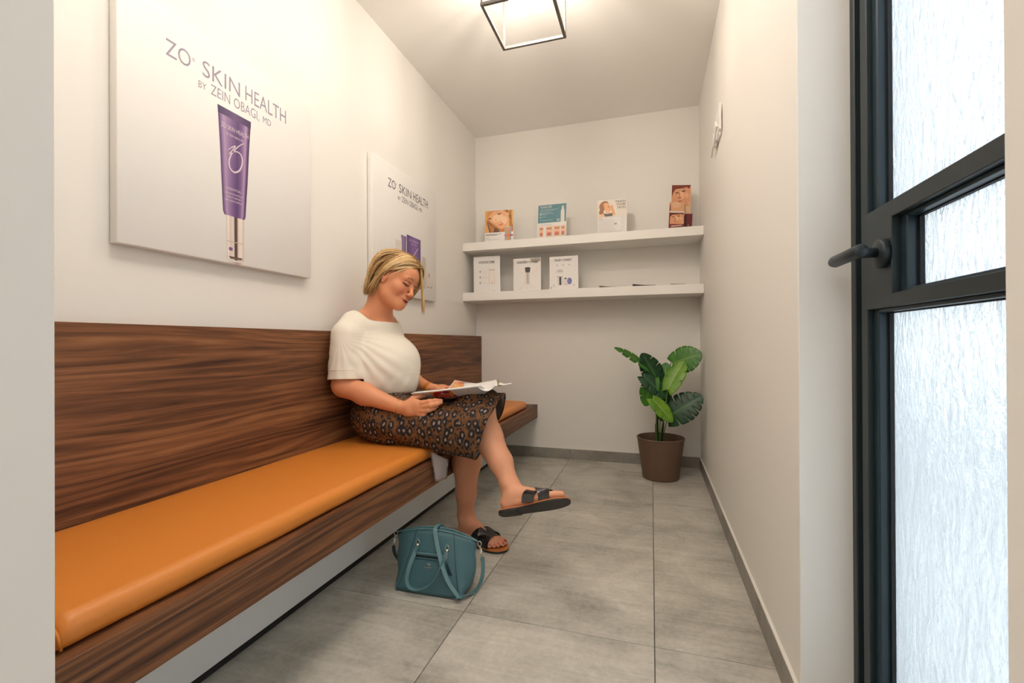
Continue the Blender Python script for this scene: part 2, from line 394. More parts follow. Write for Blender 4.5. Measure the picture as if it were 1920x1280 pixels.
# cushion: soft rounded slab
def soft_slab(x0, x1, y0, y1, z0, z1, r, nx=14, ny=90):
    us = np.linspace(0, 1, nx); V = []; Fc = []
    prof = []       # cross-section (x,z), counter-clockwise, rounded front top
    for t in np.linspace(-math.pi/2, 0, 6): prof.append((x1-.020+.020*math.cos(t), z0+.016+.016*math.sin(t)))
    for t in np.linspace(0, math.pi/2, 9): prof.append((x1-r+r*math.cos(t), z1-r*.9+r*.9*math.sin(t)))
    for s in np.linspace(.12, .9, 8): prof.append((x1-r+(x0+.012-(x1-r))*s, z1+.004*math.sin(math.pi*s)))
    for t in np.linspace(math.pi/2, math.pi, 4): prof.append((x0+.012+.012*math.cos(t), z1-.012+.012*math.sin(t)))
    prof.append((x0, z0))
    ys = np.concatenate([[y0], y0+.025*(1-np.cos(np.linspace(.2, math.pi/2, 6))), np.linspace(y0+.06, y1-.06, ny), y1-.025*(1-np.cos(np.linspace(math.pi/2, .2, 6))), [y1]])
    cx, cz = (x0+x1)/2, (z0+z1)/2
    for y in ys:
        e = min(y-y0, y1-y, .025)/.025; s = 1-.045*(1-math.sqrt(max(0, 1-(1-e)**2)))*1.0; sz = 1-.45*(1-math.sqrt(max(0, 1-(1-e)**2)))
        w = .0012*math.sin(y*9.1)+.0009*math.sin(y*23)
        for x, z in prof: V.append((cx+(x-cx)*s+(w if x > x1-.02 else 0), y, z0+(z-z0)*sz))
    k = len(prof); m = len(ys)
    Fc = [(i*k+j, (i+1)*k+j, (i+1)*k+(j+1) % k, i*k+(j+1) % k) for i in range(m-1) for j in range(k)]
    Fc += [tuple(range(k)), tuple((m-1)*k+j for j in range(k-1, -1, -1))]
    return V, Fc
cu = tag(empty('bench_cushion', (-1.07, 1.79, .399)), 'long orange faux-leather seat cushion lying on the wooden bench', 'cushion')
V, Fc = soft_slab(-1.288, -.858, .452, 3.135, .4005, .4525, .028)
link('cushion_cover', V, Fc, ORANGE, cu, smooth=True)
mb = MB(); mb.tube([(-.862, .455, .405), (-.866, .452, .43), (-.885, .4525, .446)], [.0022, .003, .002], 8); mb.make('corner_seam', ORANGE, cu, True)

# ------------------------------------------------------------------ canvas posters
INK = plain('grey_violet_ink', L(150, 140, 156)+(1,), .5)
INK2 = plain('dark_grey_ink', L(96, 92, 98)+(1,), .5)
WINK = plain('pale_ink', L(214, 198, 206)+(1,), .5)
XP = -1.305
def canvas(y0, y1, z0, z1, label):
    e = tag(empty('canvas_poster', (XL, (y0+y1)/2, z0)), label, 'poster')
    box('canvas', XL+.002, XP, y0, y1, z0, z1, CANVAS, e, .003, 2, True); return e
def yz(u, v): p = at(u, v, 0, XP); return (p[1], p[2])
def poly_yz(name, polys, parent, lift=.0004, step=.00015):
    mb = MB()
    for k, (col, pl) in enumerate(polys):
        mb.add([(XP+lift+step*k, y, z) for y, z in pl], [tuple(range(len(pl)))], col)
    return mb.make(name, PRINT, parent, cols=True)
def strips(name, rows, cols, parent, lift=.0004):
    """rows = [(z, yl, yr)], cols = [(fraction, rgb)] printed sheen"""
    mb = MB(); k = len(cols); V = []; C = []
    for z, a, b in rows:
        for f, c in cols: V.append((XP+lift, a+(b-a)*f, z)); C.append(c)
    Fc = [(i*k+j, i*k+j+1, (i+1)*k+j+1, (i+1)*k+j) for i in range(len(rows)-1) for j in range(k-1)]
    mb.add(V, Fc); mb.c = C; return mb.make(name, PRINT, parent, cols=True)
c1 = canvas(.805, 1.495, 1.133, 1.815, 'large square white canvas poster with one purple tube, nearer one on left wall')
RY, UZ = (0, 1, 0), (0, 0, 1)
def ptext(s, y0, y1, z0, z1, mat, par, bold=0.0, lift=.0005, sp=1.0): text(s, (XP, y0, z0), (0, y1-y0, 0), (0, 0, z1-z0), mat, par, bold=bold, lift=lift, spacing=sp)
ptext('ZO', .927, 1.000, 1.690, 1.738, INK, c1, -.004); ptext('®', 1.004, 1.013, 1.717, 1.728, INK, c1)
ptext('SKIN', 1.037, 1.168, 1.692, 1.741, INK, c1, -.004); ptext('HEALTH', 1.189, 1.366, 1.695, 1.744, INK, c1, -.004)
ptext('BY', 1.024, 1.049, 1.651, 1.671, INK, c1, -.004); ptext('ZEIN', 1.064, 1.131, 1.650, 1.681, INK, c1, -.006)
ptext('OBAGI,', 1.145, 1.245, 1.645, 1.682, INK, c1, -.006); ptext('MD', 1.261, 1.296, 1.653, 1.675, INK, c1, -.004)
P0, P1, P2, P3 = L(94, 66, 110), L(122, 92, 142), L(176, 146, 178), L(70, 48, 88)
strips('printed_tube', [(1.607, 1.088, 1.209), (1.57, 1.0905, 1.206), (1.50, 1.095, 1.2015), (1.42, 1.0985, 1.197), (1.34, 1.1025, 1.191), (1.298, 1.105, 1.188), (1.288, 1.110, 1.184)],
       [(0, P3), (.06, P1), (.16, P2), (.27, L(150, 120, 158)), (.42, P1), (.6, P0), (.74, P1), (.86, P2), (.94, P0), (1, P3)], c1)
strips('printed_tube', [(1.630, 1.086, 1.2105), (1.606, 1.0875, 1.2095)], [(0, P3), (.5, L(104, 82, 120)), (1, P3)], c1, .0006)
strips('printed_cap', [(1.288, 1.116, 1.182), (1.147, 1.118, 1.181)], [(0, L(214, 190, 172)), (.08, L(236, 224, 214)), (.22, L(214, 196, 184)), (.40, L(226, 212, 202)), (.47, L(74, 54, 48)), (.6, L(104, 80, 70)), (.66, L(222, 206, 196)), (.85, L(236, 224, 216)), (1, L(206, 180, 164))], c1)
strips('printed_cap', [(1.141, 1.122, 1.178), (1.134, 1.122, 1.178)], [(0, L(222, 208, 198)), (.4, L(196, 176, 168)), (.6, L(170, 146, 136)), (1, L(222, 208, 198))], c1)
poly_yz('printed_cap', [(L(196, 176, 160), [(1.118, 1.206), (1.181, 1.206), (1.181, 1.2035), (1.118, 1.2035)]), (P1, [(1.125, 1.186), (1.138, 1.186), (1.138, 1.176), (1.125, 1.176)]), (L(110, 84, 70), [(1.124, 1.157), (1.176, 1.157), (1.17, 1.150), (1.13, 1.150)])], c1, .0009)
ptext('ZO SKIN HEALTH', 1.098, 1.2, 1.566, 1.580, WINK, c1, lift=.0009); ptext('BY ZEIN OBAGI, MD', 1.118, 1.18, 1.546, 1.554, WINK, c1, lift=.0009)
def swoosh(uvs, w, par, mat=WINK, x=XP+.0011):
    P = catmull([(x,)+yz(u, v) for u, v in uvs], 10); n = len(P); w = [w*(.35+.65*math.sin(math.pi*min(1, max(0, (i+1)/n)))) for i in range(n)]
    MB().ribbon(P, [(0, -(P[min(i+1, n-1)]-P[max(i-1, 0)])[2], (P[min(i+1, n-1)]-P[max(i-1, 0)])[1]+1e-6) for i in range(n)], w, .0002).make('emblem', mat, par)
swoosh([(457, 269), (449, 273), (441, 280), (433, 290), (429, 302), (431, 315), (439, 323), (449, 319), (454, 305), (452, 292), (445, 285), (436, 285), (429, 289)], .0055, c1)
swoosh([(427, 281), (433, 277), (441, 274), (434, 283), (428, 289)], .0035, c1)
ptext('OSSENTIAL', 1.115, 1.172, 1.372, 1.380, WINK, c1, lift=.0009)
for i, s in enumerate(('ADVANCED RADICAL', 'NIGHT REPAIR', 'ANTI AGING FORMULA')): ptext(s, 1.112+(.006 if i == 1 else 0), 1.176-(.006 if i == 1 else 0), 1.358-.0115*i, 1.364-.0115*i, WINK, c1, lift=.0009)
c2 = canvas(1.913, 2.598, 1.133, 1.815, 'square white canvas poster with purple boxes and tubes, farther one behind the woman')
ptext('ZO', 2.053, 2.125, 1.690, 1.737, INK2, c2); ptext('®', 2.128, 2.136, 1.72, 1.73, INK2, c2)
ptext('SKIN', 2.160, 2.29, 1.692, 1.739, INK2, c2); ptext('HEALTH', 2.312, 2.489, 1.693, 1.741, INK2, c2)
ptext('BY', 2.150, 2.175, 1.650, 1.668, INK2, c2); ptext('ZEIN', 2.188, 2.255, 1.648, 1.678, INK2, c2, -.003); ptext('OBAGI,', 2.268, 2.366, 1.643, 1.680, INK2, c2, -.003); ptext('MD', 2.38, 2.415, 1.651, 1.671, INK2, c2)
sh = [(0, L(84, 62, 112)), (.3, L(120, 88, 150)), (.6, L(132, 100, 158)), (1, L(92, 70, 120))]
strips('printed_box', [(1.481, 2.239, 2.397), (1.19, 2.239, 2.397)], sh, c2)
strips('printed_tube', [(1.466, 2.178, 2.234), (1.44, 2.186, 2.232), (1.19, 2.193, 2.226)], [(0, L(92, 74, 112)), (.35, L(160, 130, 176)), (1, L(92, 70, 120))], c2)
strips('printed_box', [(1.349, 1.992, 2.11), (1.18, 1.992, 2.11)], sh, c2)
strips('printed_box', [(1.43, 2.125, 2.18), (1.18, 2.125, 2.18)], [(0, L(214, 206, 196)), (1, L(222, 214, 204))], c2)
strips('printed_bottle', [(1.388, 2.415, 2.462), (1.2, 2.415, 2.462)], [(0, L(120, 100, 84)), (.12, L(214, 204, 190)), (.45, L(206, 196, 182)), (.5, L(90, 78, 70)), (.58, L(206, 196, 182)), (.9, L(216, 206, 192)), (1, L(110, 92, 80))], c2)
for a in (2.478, 2.518):
    strips('printed_bottle', [(1.300, a, a+.028), (1.212, a, a+.028)], [(0, L(190, 172, 160)), (.1, L(222, 208, 198)), (.9, L(224, 210, 200)), (1, L(190, 172, 160))], c2)
    poly_yz('printed_bottle', [(L(70, 62, 62), [(a+.003, 1.217), (a+.022, 1.217), (a+.022, 1.213), (a+.003, 1.213)])], c2, .0008)
poly_yz('printed_bottle', [(L(30, 26, 28), [(2.500, 1.298), (2.506, 1.298), (2.506, 1.276), (2.500, 1.276)])], c2, .0008)
ptext('ZO OSSENTIAL', 2.262, 2.375, 1.452, 1.462, WINK, c2, lift=.0009); ptext('GROWTH FACTOR', 2.285, 2.352, 1.436, 1.442, WINK, c2, lift=.0009)
MB().ribbon([(XP+.001, 2.30, 1.36), (XP+.001, 2.33, 1.39), (XP+.001, 2.365, 1.425)], (0, 1, -1), .005, .0002).make('emblem', WINK, c2)

# ------------------------------------------------------------------ shelves
YS = 3.092
sh_u = tag(box('wall_shelf', XL+.001, XR-.001, YS, YB-.001, 1.551, 1.610, SHELFP, None, .0012, 1), 'upper thick white floating shelf spanning the back wall', 'shelf', None)
sh_l = tag(box('wall_shelf', XL+.001, XR-.001, YS, YB-.001, 1.182, 1.243, SHELFP, None, .0012, 1), 'lower thick white floating shelf spanning the back wall', 'shelf', None)

# ------------------------------------------------------------------ display cards
def card(name, label, bl, br, tl, cat='card', group=None, th=.0016):
    bl, br, tl = [np.array(p, float) for p in (bl, br, tl)]; r = br-bl; u = tl-bl; n = np.cross(r, u); n /= np.linalg.norm(n)
    e = tag(empty(name, tuple((bl+br)/2)), label, cat, group)
    V = [bl, br, br+u, tl]; V = V+[p-n*th for p in V]
    link('panel', V, [(0, 1, 2, 3), (7, 6, 5, 4), (0, 4, 5, 1), (1, 5, 6, 2), (2, 6, 7, 3), (3, 7, 4, 0)], PAPER, e)
    # folded strut behind keeps it upright
    q = bl+r*.35; s = bl+r*.65; dn = -n; dn = np.array([dn[0], dn[1], 0]); dn /= np.linalg.norm(dn)
    f0, f1 = q+dn*.05, s+dn*.05; f0[2] = f1[2] = bl[2]+.0005; t0, t1 = q+u*.6-n*.002, s+u*.6-n*.002
    link('strut', [f0, f1, t1, t0, f0+dn*.001, f1+dn*.001, t1+dn*.001, t0+dn*.001], [(0, 1, 2, 3), (7, 6, 5, 4), (0, 4, 5, 1), (1, 5, 6, 2), (2, 6, 7, 3), (3, 7, 4, 0)], PAPER, e)
    return e, (bl, br, tl)
def lines(rows, col, x0, x1, h=.006):
    out = []
    for i, (y, f) in enumerate(rows): out.append((col, [(x0, y), (x0+(x1-x0)*f, y), (x0+(x1-x0)*f, y+h), (x0, y+h)]))
    return out
R4 = lambda x0, y0, x1, y1: [(x0, y0), (x1, y0), (x1, y1), (x0, y1)]
ZU, ZL = 1.6105, 1.2435
def ctext(s, quad, x0, y0, x1, y1, col, par, bold=0., lift=.0022):
    o, br, tl = quad; r = br-o; u = tl-o
    text(s, o+r*x0+u*y0, r*(x1-x0), u*(y1-y0), PRINT, par, bold=bold, col=col, lift=lift)
# 1 blonde portrait card
e, q = card('display_card', 'upright card with smiling blonde face and small lipstick picture, upper shelf left', (-1.186, 3.162, ZU), (-.968, 3.180, ZU), (-1.186, 3.177, 1.862))
SK, SKL, SKD = L(236, 176, 130), L(246, 204, 168), L(206, 132, 88)
HB, HD_, HM = L(226, 166, 96), L(122, 84, 70), L(196, 130, 74)
pic = [(HM, R4(0, .33, .985, .985)), (HB, [(0, .33), (.22, .33), (.12, .7), (.2, .985), (0, .985)]), (L(214, 150, 92), [(.1, .985), (.35, .985), (.1, .75), (.06, .85)]),
       (SK, [(.12, .8), (.3, .96), (.62, .985), (.80, .88), (.86, .66), (.80, .5), (.62, .42), (.52, .44), (.34, .56), (.18, .66)]),
       (SKL, ell(.45, .76, .2, .12, 16, .2)), (SKL, ell(.68, .68, .10, .12)), (SKD, [(.42, .86), (.5, .9), (.6, .885), (.6, .875), (.5, .885)]),
       (L(110, 70, 52), [(.38, .87), (.46, .90), (.58, .905), (.57, .895), (.47, .888)]), (L(96, 62, 50), ell(.50, .862, .055, .012)), (L(96, 62, 50), [(.1, .76), (.18, .775), (.28, .745), (.18, .76)]), (L(96, 62, 50), ell(.17, .745, .045, .013, 12, -.2)),
       (SKD, ell(.38, .70, .03, .012)), (L(214, 104, 78), [(.46, .53), (.56, .56), (.66, .62), (.6, .545), (.52, .52)]),
       (HD_, [(.1, .66), (.18, .62), (.3, .5), (.48, .42), (.52, .33), (.3, .33), (.34, .45), (.2, .56)]), (L(140, 100, 84), [(.08, .75), (.14, .6), (.22, .33), (.16, .33), (.07, .6)]),
       (L(238, 190, 124), [(.78, .985), (.86, .985), (.82, .8), (.86, .5), (.78, .4), (.76, .5), (.82, .66), (.78, .85)]), (L(150, 96, 60), [(.72, .985), (.79, .985), (.85, .9), (.80, .9)]), (L(160, 104, 62), [(.84, .8), (.9, .7), (.88, .6), (.93, .72), (.9, .86)]), (L(228, 176, 110), [(.92, .985), (.985, .985), (.985, .5), (.94, .6)]),
       (L(204, 196, 190), R4(.70, .02, .93, .48)), (L(150, 156, 160), R4(.72, .03, .76, .47)), (L(150, 150, 152), R4(.87, .03, .91, .47)), (L(224, 148, 92), R4(.78, .05, .86, .44)), (L(230, 160, 120), R4(.74, .38, .89, .45)),
       (L(222, 106, 96), R4(.68, .205, .99, .235)), (L(176, 96, 84), R4(.90, .195, .985, .245))]
pic += lines([(.265, .9), (.235, .68)], L(178, 170, 166), .03, .64, .014)+lines([(.17, .25), (.14, .3), (.11, .85)], L(206, 198, 190), .03, .6, .008)
prints('printed_picture', q, pic, e)
# 2 blue card TOTAL EYE
e, q = card('display_card', 'upright card with blue-green upper half, white bottle and row of mouths', (-.782, 3.168, ZU), (-.574, 3.165, ZU), (-.776, 3.18, 1.866))
TE, WH = L(98, 142, 152), L(232, 224, 212)
pic = [(TE, R4(0, .475, .985, .985)), (WH, [(.80, .475), (.93, .475), (.925, .78), (.90, .85), (.83, .85), (.80, .78)]), (WH, ell(.865, .88, .035, .045)), (L(214, 200, 186), R4(.855, .5, .87, .83)),
       (WH, ell(.085, .755, .018, .02, 10)), (WH, ell(.085, .71, .018, .02, 10)), (WH, ell(.085, .635, .018, .02, 10)), (L(170, 186, 190), R4(.67, .50, .76, .57))]
pic += [(L(176, 198, 204), p) for _, p in lines([(.84, .95), (.805, .8), (.758, .6), (.725, .75), (.70, .35), (.64, .3), (.54, .7)], 0, .08, .72, .012)]
pic += lines([(.415, .5)], L(206, 180, 170), .08, .95, .01)
for x in (.06, .30, .57, .82):
    w = .14 if x in (.06, .82) else .22
    pic += [(L(240, 190, 160), R4(x, .08, x+w, .37)), (L(150, 110, 84), ell(x+w/2, .31, w*.42, .028)), (L(228, 186, 130), ell(x+w/2, .32, w*.3, .012)), (L(214, 120, 104), ell(x+w/2, .17, w*.4, .03)), (L(130, 92, 76), ell(x+w/2, .125, w*.4, .014))]
prints('printed_picture', q, pic, e)
ctext('TOTAL EYE', q, .07, .885, .48, .95, L(236, 230, 222), e, .01, .0045)
# 3 TRAIN YOUR SKIN
e, q = card('display_card', 'upright white card with woman touching her face and three-line heading', (-.354, 3.168, ZU), (-.156, 3.166, ZU), (-.352, 3.18, 1.856))
pic = [(L(232, 222, 208), R4(.0, .52, .985, .985)), (L(168, 112, 74), ell(.22, .84, .17, .13, 18, .4)), (L(160, 108, 74), ell(.13, .66, .08, .09)), (L(240, 180, 130), [(.2, .9), (.3, .93), (.42, .86), (.47, .76), (.42, .68), (.32, .66), (.24, .72)]),
       (L(240, 184, 138), [(.26, .72), (.42, .7), (.44, .6), (.3, .58)]), (L(234, 172, 124), [(.44, .8), (.52, .86), (.54, .78), (.62, .56), (.5, .56), (.48, .7)]), (L(96, 92, 92), [(.2, .62), (.34, .6), (.5, .62), (.52, .53), (.22, .53)]), (L(240, 190, 148), [(.06, .53), (.08, .6), (.2, .62), (.26, .53)]),
       (L(110, 74, 56), ell(.38, .80, .035, .01, 10, .3)), (L(200, 90, 74), ell(.43, .71, .025, .012, 10, .3)), (L(224, 214, 202), R4(.0, .5, .985, .508))]
pic += lines([(.46, .5)], L(170, 160, 150), .04, .3, .01)+lines([(.42, .95), (.38, .98), (.34, .9), (.30, .95), (.26, .98), (.22, .9), (.18, .95), (.14, 1), (.10, 1.4), (.07, 1.4)], L(208, 198, 188), .04, .62, .007)+lines([(.46, 1), (.42, 1), (.38, .7), (.34, .9), (.30, 1), (.2, .8), (.16, .9)], L(214, 204, 194), .8, .93, .006)
pic.append((L(178, 168, 160), R4(.58, .28, .66, .33)))
prints('printed_picture', q, pic, e)
for s, x0, y0 in (('TRAIN', .60, .90), ('YOUR', .64, .815), ('SKIN', .68, .73)): ctext(s, q, x0, y0, .95, y0+.06, L(120, 118, 120), e, .0, .0028)
# 4 leaflet dispenser
def face_pic(x0, y0, x1, y1, tone=0):
    f = lambda pl: [(x0+(x1-x0)*a, y0+(y1-y0)*b) for a, b in pl]
    h = L(122, 62, 50)
    return [(L(226, 164, 124), f(R4(0, 0, 1, 1))), (h, f([(0, 1), (1, 1), (.9, .82), (.78, .9), (.5, .84), (.2, .8), (.06, .6), (0, .62)])), (h, f([(0, .8), (.08, .7), (.03, .45), (0, .45)])),
            (L(240, 188, 148), f(ell(.5, .5, .16, .2))), (L(238, 184, 146), f(ell(.78, .5, .1, .14))), (L(116, 76, 62), f(ell(.28, .62, .11, .03, 12, .1))), (L(96, 84, 78), f(ell(.62, .7, .11, .035, 12, .2))), (L(120, 72, 56), f([(.5, .8), (.62, .84), (.76, .82), (.62, .815)])),
            (L(176, 104, 78), f(ell(.42, .38, .09, .035))), (L(196, 120, 92), f([(.36, .62), (.4, .42), (.44, .42), (.41, .62)])), (L(204, 104, 84), f([(.28, .2), (.42, .235), (.58, .25), (.44, .17)])),
            (L(236, 180, 140), f([(.82, .1), (.86, .5), (.93, .55), (1, .5), (1, 0)])), (L(196, 130, 96), f([(.86, .15), (.88, .48), (.895, .48), (.88, .15)])), (L(196, 130, 96), f([(.93, .15), (.945, .5), (.955, .5), (.945, .15)]))]
e, q = card('leaflet_stand', 'tall leaflet holder with portrait photos and wine-red base, upper shelf right end', (.110, 3.13, ZU), (.205, 3.165, ZU), (.122, 3.17, 1.800), 'leaflet holder')
o_, b_, t_ = q; n_ = np.cross(b_-o_, t_-o_); n_ /= np.linalg.norm(n_)
pic = face_pic(.03, .02, .99, .98)
prints('printed_picture', q, [(L(226, 170, 130), R4(0, .66, 1, 1)), (L(230, 186, 150), ell(.45, .9, .3, .12)), (L(140, 76, 58), [(.0, .66), (.0, .95), (.06, .9), (.1, .7)])]+[(a, [(x, y*.42+.19) for x, y in pl]) for a, pl in face_pic(0, 0, 1, 1)]+[(L(138, 66, 66), R4(0, 0, 1, .19)), (L(120, 54, 56), R4(0, 0, .06, .62)), (L(224, 200, 184), [(.14, .12), (.86, .165), (.9, .14), (.2, .085)]), (L(220, 196, 180), [(.5, .03), (.85, .05), (.86, .035), (.52, .015)])], e)
def extra_panel(bl, br, tl, polys):
    bl, br, tl = [np.array(p, float) for p in (bl, br, tl)]; n = np.cross(br-bl, tl-bl); n /= np.linalg.norm(n); V = [bl, br, br+tl-bl, tl]; V += [p-n*.0016 for p in V]
    link('panel', V, [(0, 1, 2, 3), (7, 6, 5, 4), (0, 4, 5, 1), (1, 5, 6, 2), (2, 6, 7, 3), (3, 7, 4, 0)], PAPER, e)
    prints('printed_picture', (bl, br, tl), polys, e)
extra_panel((.128, 3.18, ZU+.03), (.25, 3.215, ZU+.03), (.138, 3.215, 1.925), face_pic(.0, .5, 1, 1)+[(L(232, 178, 138), R4(0, .28, 1, .5)), (L(206, 136, 100), [(.1, .44), (.3, .34), (.62, .36), (.7, .42), (.5, .30), (.25, .3)]), (L(228, 190, 156), R4(.68, .28, 1, .48)), (L(110, 50, 54), R4(.0, 0, 1, .28))])
extra_panel((.212, 3.185, ZU), (.258, 3.20, ZU), (.220, 3.20, 1.722), [(L(112, 50, 56), R4(0, 0, 1, 1)), (L(70, 34, 36), R4(0, 0, .2, 1)), (L(196, 170, 160), R4(.44, .1, .54, .35))])
# lower shelf
INKC = L(124, 116, 108)
e, q = card('display_card', 'white card headed Hydrating Creme with faint cream tube, lower shelf far left', (-1.265, 3.138, ZL), (-1.058, 3.146, ZL), (-1.277, 3.163, 1.518))
pic = [(L(226, 214, 204), R4(.57, .22, .80, .64)), (L(236, 226, 218), [(.62, .22), (.76, .22), (.80, .6), (.58, .6)]), (L(214, 202, 192), R4(.57, .60, .81, .64))]
for y in (.58, .42, .27): pic += [(L(176, 164, 156), ell(.25, y, .03, .032)), (L(212, 202, 194), R4(.33, y, .53, y+.006)), (L(216, 206, 198), R4(.33, y-.03, .5, y-.025))]
pic += [(L(186, 176, 170), ell(.70, .26, .025, .02)), (L(206, 190, 190), R4(.68, .04, .82, .05))]
prints('printed_picture', q, pic, e); ctext('HYDRATING CREME', q, .20, .80, .80, .87, INKC, e, .02, .0015)
e, q = card('display_card', 'white card showing a dark powder brush below the heading, lower shelf', (-.958, 3.145, ZL), (-.752, 3.145, ZL), (-.963, 3.165, 1.485))
pic = [(L(236, 226, 216), [(.5, .4), (.0, .75), (.0, .85)]), (L(236, 226, 216), [(.5, .4), (1, .7), (1, .8)]), (L(170, 158, 146), [(.6, .985), (.985, .985), (.985, .90), (.85, .84), (.7, .86)]), (L(234, 225, 218), [(.5, .4), (.1, 0), (.3, 0)]), (L(234, 225, 218), [(.5, .4), (.9, 0), (.7, 0)]),
       (L(86, 84, 80), [(.45, .56), (.60, .56), (.62, .66), (.62, .70), (.58, .725), (.46, .725), (.42, .70), (.43, .66)]), (L(214, 204, 196), R4(.45, .2, .60, .55)), (L(226, 218, 210), R4(.47, .2, .58, .55))]
for i in range(6): pic.append((L(70, 64, 62), R4(.515, .26+.048*i, .54, .295+.048*i)))
pic.append((L(80, 74, 72), [(.515, .24), (.545, .24), (.53, .19)])); pic += lines([(.12, 1), (.08, .8)], L(210, 200, 192), .42, .62, .006)
prints('printed_picture', q, pic, e); ctext('SUNSCREEN + POWDER', q, .14, .845, .88, .915, L(104, 96, 90), e, .02, .0022)
e, q = card('display_card', 'white card with scrub jar and small blue lid, beside powder brush card', (-.688, 3.143, ZL), (-.484, 3.143, ZL), (-.693, 3.163, 1.483))
pic = [(L(206, 202, 200), ell(.37, .52, .12, .09, 16, 0, 0, math.pi)), (L(222, 216, 212), R4(.27, .14, .48, .38)), (L(70, 64, 62), R4(.34, .14, .41, .38)), (L(80, 74, 70), R4(.25, .385, .47, .395)), (L(220, 212, 206), R4(.49, .13, .66, .32)), (L(90, 84, 78), ell(.56, .33, .045, .02)), (L(212, 204, 198), ell(.57, .16, .07, .02)),
       (L(98, 104, 168), ell(.70, .25, .078, .095, 20)), (L(130, 134, 190), ell(.69, .25, .045, .06, 16)), (L(150, 140, 132), R4(.05, .03, .07, .1))]
for x in (.27, .48, .70): pic.append((L(206, 196, 190), ell(x, .735, .03, .025)))
pic += [(L(210, 200, 190), ell(.15, .13, .03, .03)), (L(214, 204, 194), ell(.85, .13, .03, .03))]
prints('printed_picture', q, pic, e); ctext('POLISH + CORRECT', q, .19, .85, .79, .915, L(112, 104, 98), e, .02, .0022)
# leaflets lying flat on the lower shelf
VIO = plain('violet_leaflet', L(120, 104, 116)+(1,), .5)
def leaflet(x0, x1, y0, y1, lift, label, mat):
    e = tag(empty('leaflet', ((x0+x1)/2, (y0+y1)/2, ZL)), label, 'leaflet'); n = 10
    for k, (h, mm) in enumerate(((.0012, mat), (.0012+.0012, PAPER))):
        V = []; zz = lambda t: ZL+.0004+k*.0014+lift*(1-t)**2*(1 if k else .25)
        for i in range(n+1):
            t = i/n; x = x0+(x1-x0)*t
            V += [(x, y0, zz(t)), (x, y1, zz(t)), (x, y1, zz(t)+.001), (x, y0, zz(t)+.001)]
        Fc = [(i*4+j, i*4+(j+1) % 4, i*4+4+(j+1) % 4, i*4+4+j) for i in range(n) for j in range(4)]+[(3, 2, 1, 0), (n*4, n*4+1, n*4+2, n*4+3)]
        link('sheet', V, Fc, mm if not k else VIO if mat is VIO else PAPER, e)
leaflet(-.340, -.20, YS+.01, 3.25, .012, 'folded pale leaflet lying flat on lower shelf, leftmost of the three', plain('beige_leaflet', L(190, 176, 164)+(1,), .5))
leaflet(-.118, .028, YS+.005, 3.26, .012, 'folded violet leaflet with raised corner lying in the middle of lower shelf', VIO)
leaflet(.122, .215, YS+.01, 3.24, .002, 'thin flat leaflet on the lower shelf nearest the right wall', VIO)

# ------------------------------------------------------------------ white relief ornament on the right wall
e = tag(empty('wall_ornament', (XR, 2.42, 1.87)), 'small white cut-out ornament fixed high on the right wall', 'ornament')
def slat(y0, z0, y1, z1, w, x=.012):
    d = np.array([0, y1-y0, z1-z0]); d /= np.linalg.norm(d)
    MB().ribbon([(XR-x, y0, z0), (XR-x, y1, z1)], np.cross(d, (1, 0, 0)), w, .008).make('raised_piece', SHELFP, e)
MB().box(XR-.0085, XR-.0005, 2.33, 2.47, 1.85, 2.0, .002, 1).make('back_plate', SHELFP, e)
slat(2.30, 1.98, 2.30, 1.86, .03); slat(2.44, 1.96, 2.44, 1.84, .03); slat(2.50, 1.93, 2.50, 1.86, .02)
slat(2.33, 1.90, 2.45, 1.845, .02, .02); slat(2.46, 1.865, 2.54, 1.83, .016, .02)

# ------------------------------------------------------------------ ceiling lantern
lx0, lx1, ly0, ly1, lz = -.629, -.352, 1.658, 1.938, 2.20
e = tag(empty('ceiling_lantern', ((lx0+lx1)/2, (ly0+ly1)/2, ZC)), 'square open-frame lantern of thin dark metal bars on the ceiling', 'lamp')
t = .006
for y in (ly0, ly1):
    box('frame_bar', lx0-t, lx1+t, y-t, y+t, lz-t, lz+t, LAMPF, e, .001, 1); box('frame_bar', lx0-t, lx1+t, y-t, y+t, ZC-.022-t, ZC-.022+t, LAMPF, e, .001, 1)
for x in (lx0, lx1):
    box('frame_bar', x-t, x+t, ly0+t, ly1-t, lz-t, lz+t, LAMPF, e, .001, 1); box('frame_bar', x-t, x+t, ly0+t, ly1-t, ZC-.022-t, ZC-.022+t, LAMPF, e, .001, 1)
for x in (lx0, lx1):
    for y in (ly0, ly1): box('frame_bar', x-t*.7, x+t*.7, y-t*.7, y+t*.7, lz+t, ZC-.028, LAMPF, e, .001, 1)
cxl, cyl_ = (lx0+lx1)/2, (ly0+ly1)/2
box('ceiling_plate', cxl-.09, cxl+.09, cyl_-.09, cyl_+.09, ZC-.02, ZC-.001, SHELFP, e, .004, 2)
for dx, dy in ((-.05, -.05), (.05, -.05), (-.05, .05), (.05, .05)):
    MB().tube([(cxl+dx, cyl_+dy, ZC-.02), (cxl+dx, cyl_+dy, ZC-.155)], .010, 14).make('bulb_holder', SHELFP, e, True)
    MB().lathe((cxl+dx, cyl_+dy, ZC-.245), [(0, 0), (.008, .004), (.014, .014), (.016, .03), (.0145, .05), (.010, .075), (.009, .09)], 16).make('bulb', BULB, e, True)
# unseen panel added near the doorway to even out the room light
e = tag(empty('added_fill_panel', (-.52, .78, ZC)), 'drum-like square fill panel added out of view above the doorway end of the bench', 'lamp')
box('frame', -.80, -.24, .50, 1.06, ZC-.014, ZC-.001, SHELFP, e); box('diffuser', -.78, -.26, .52, 1.04, ZC-.11, ZC-.0145, FRONT_FILL, e, .01, 2)
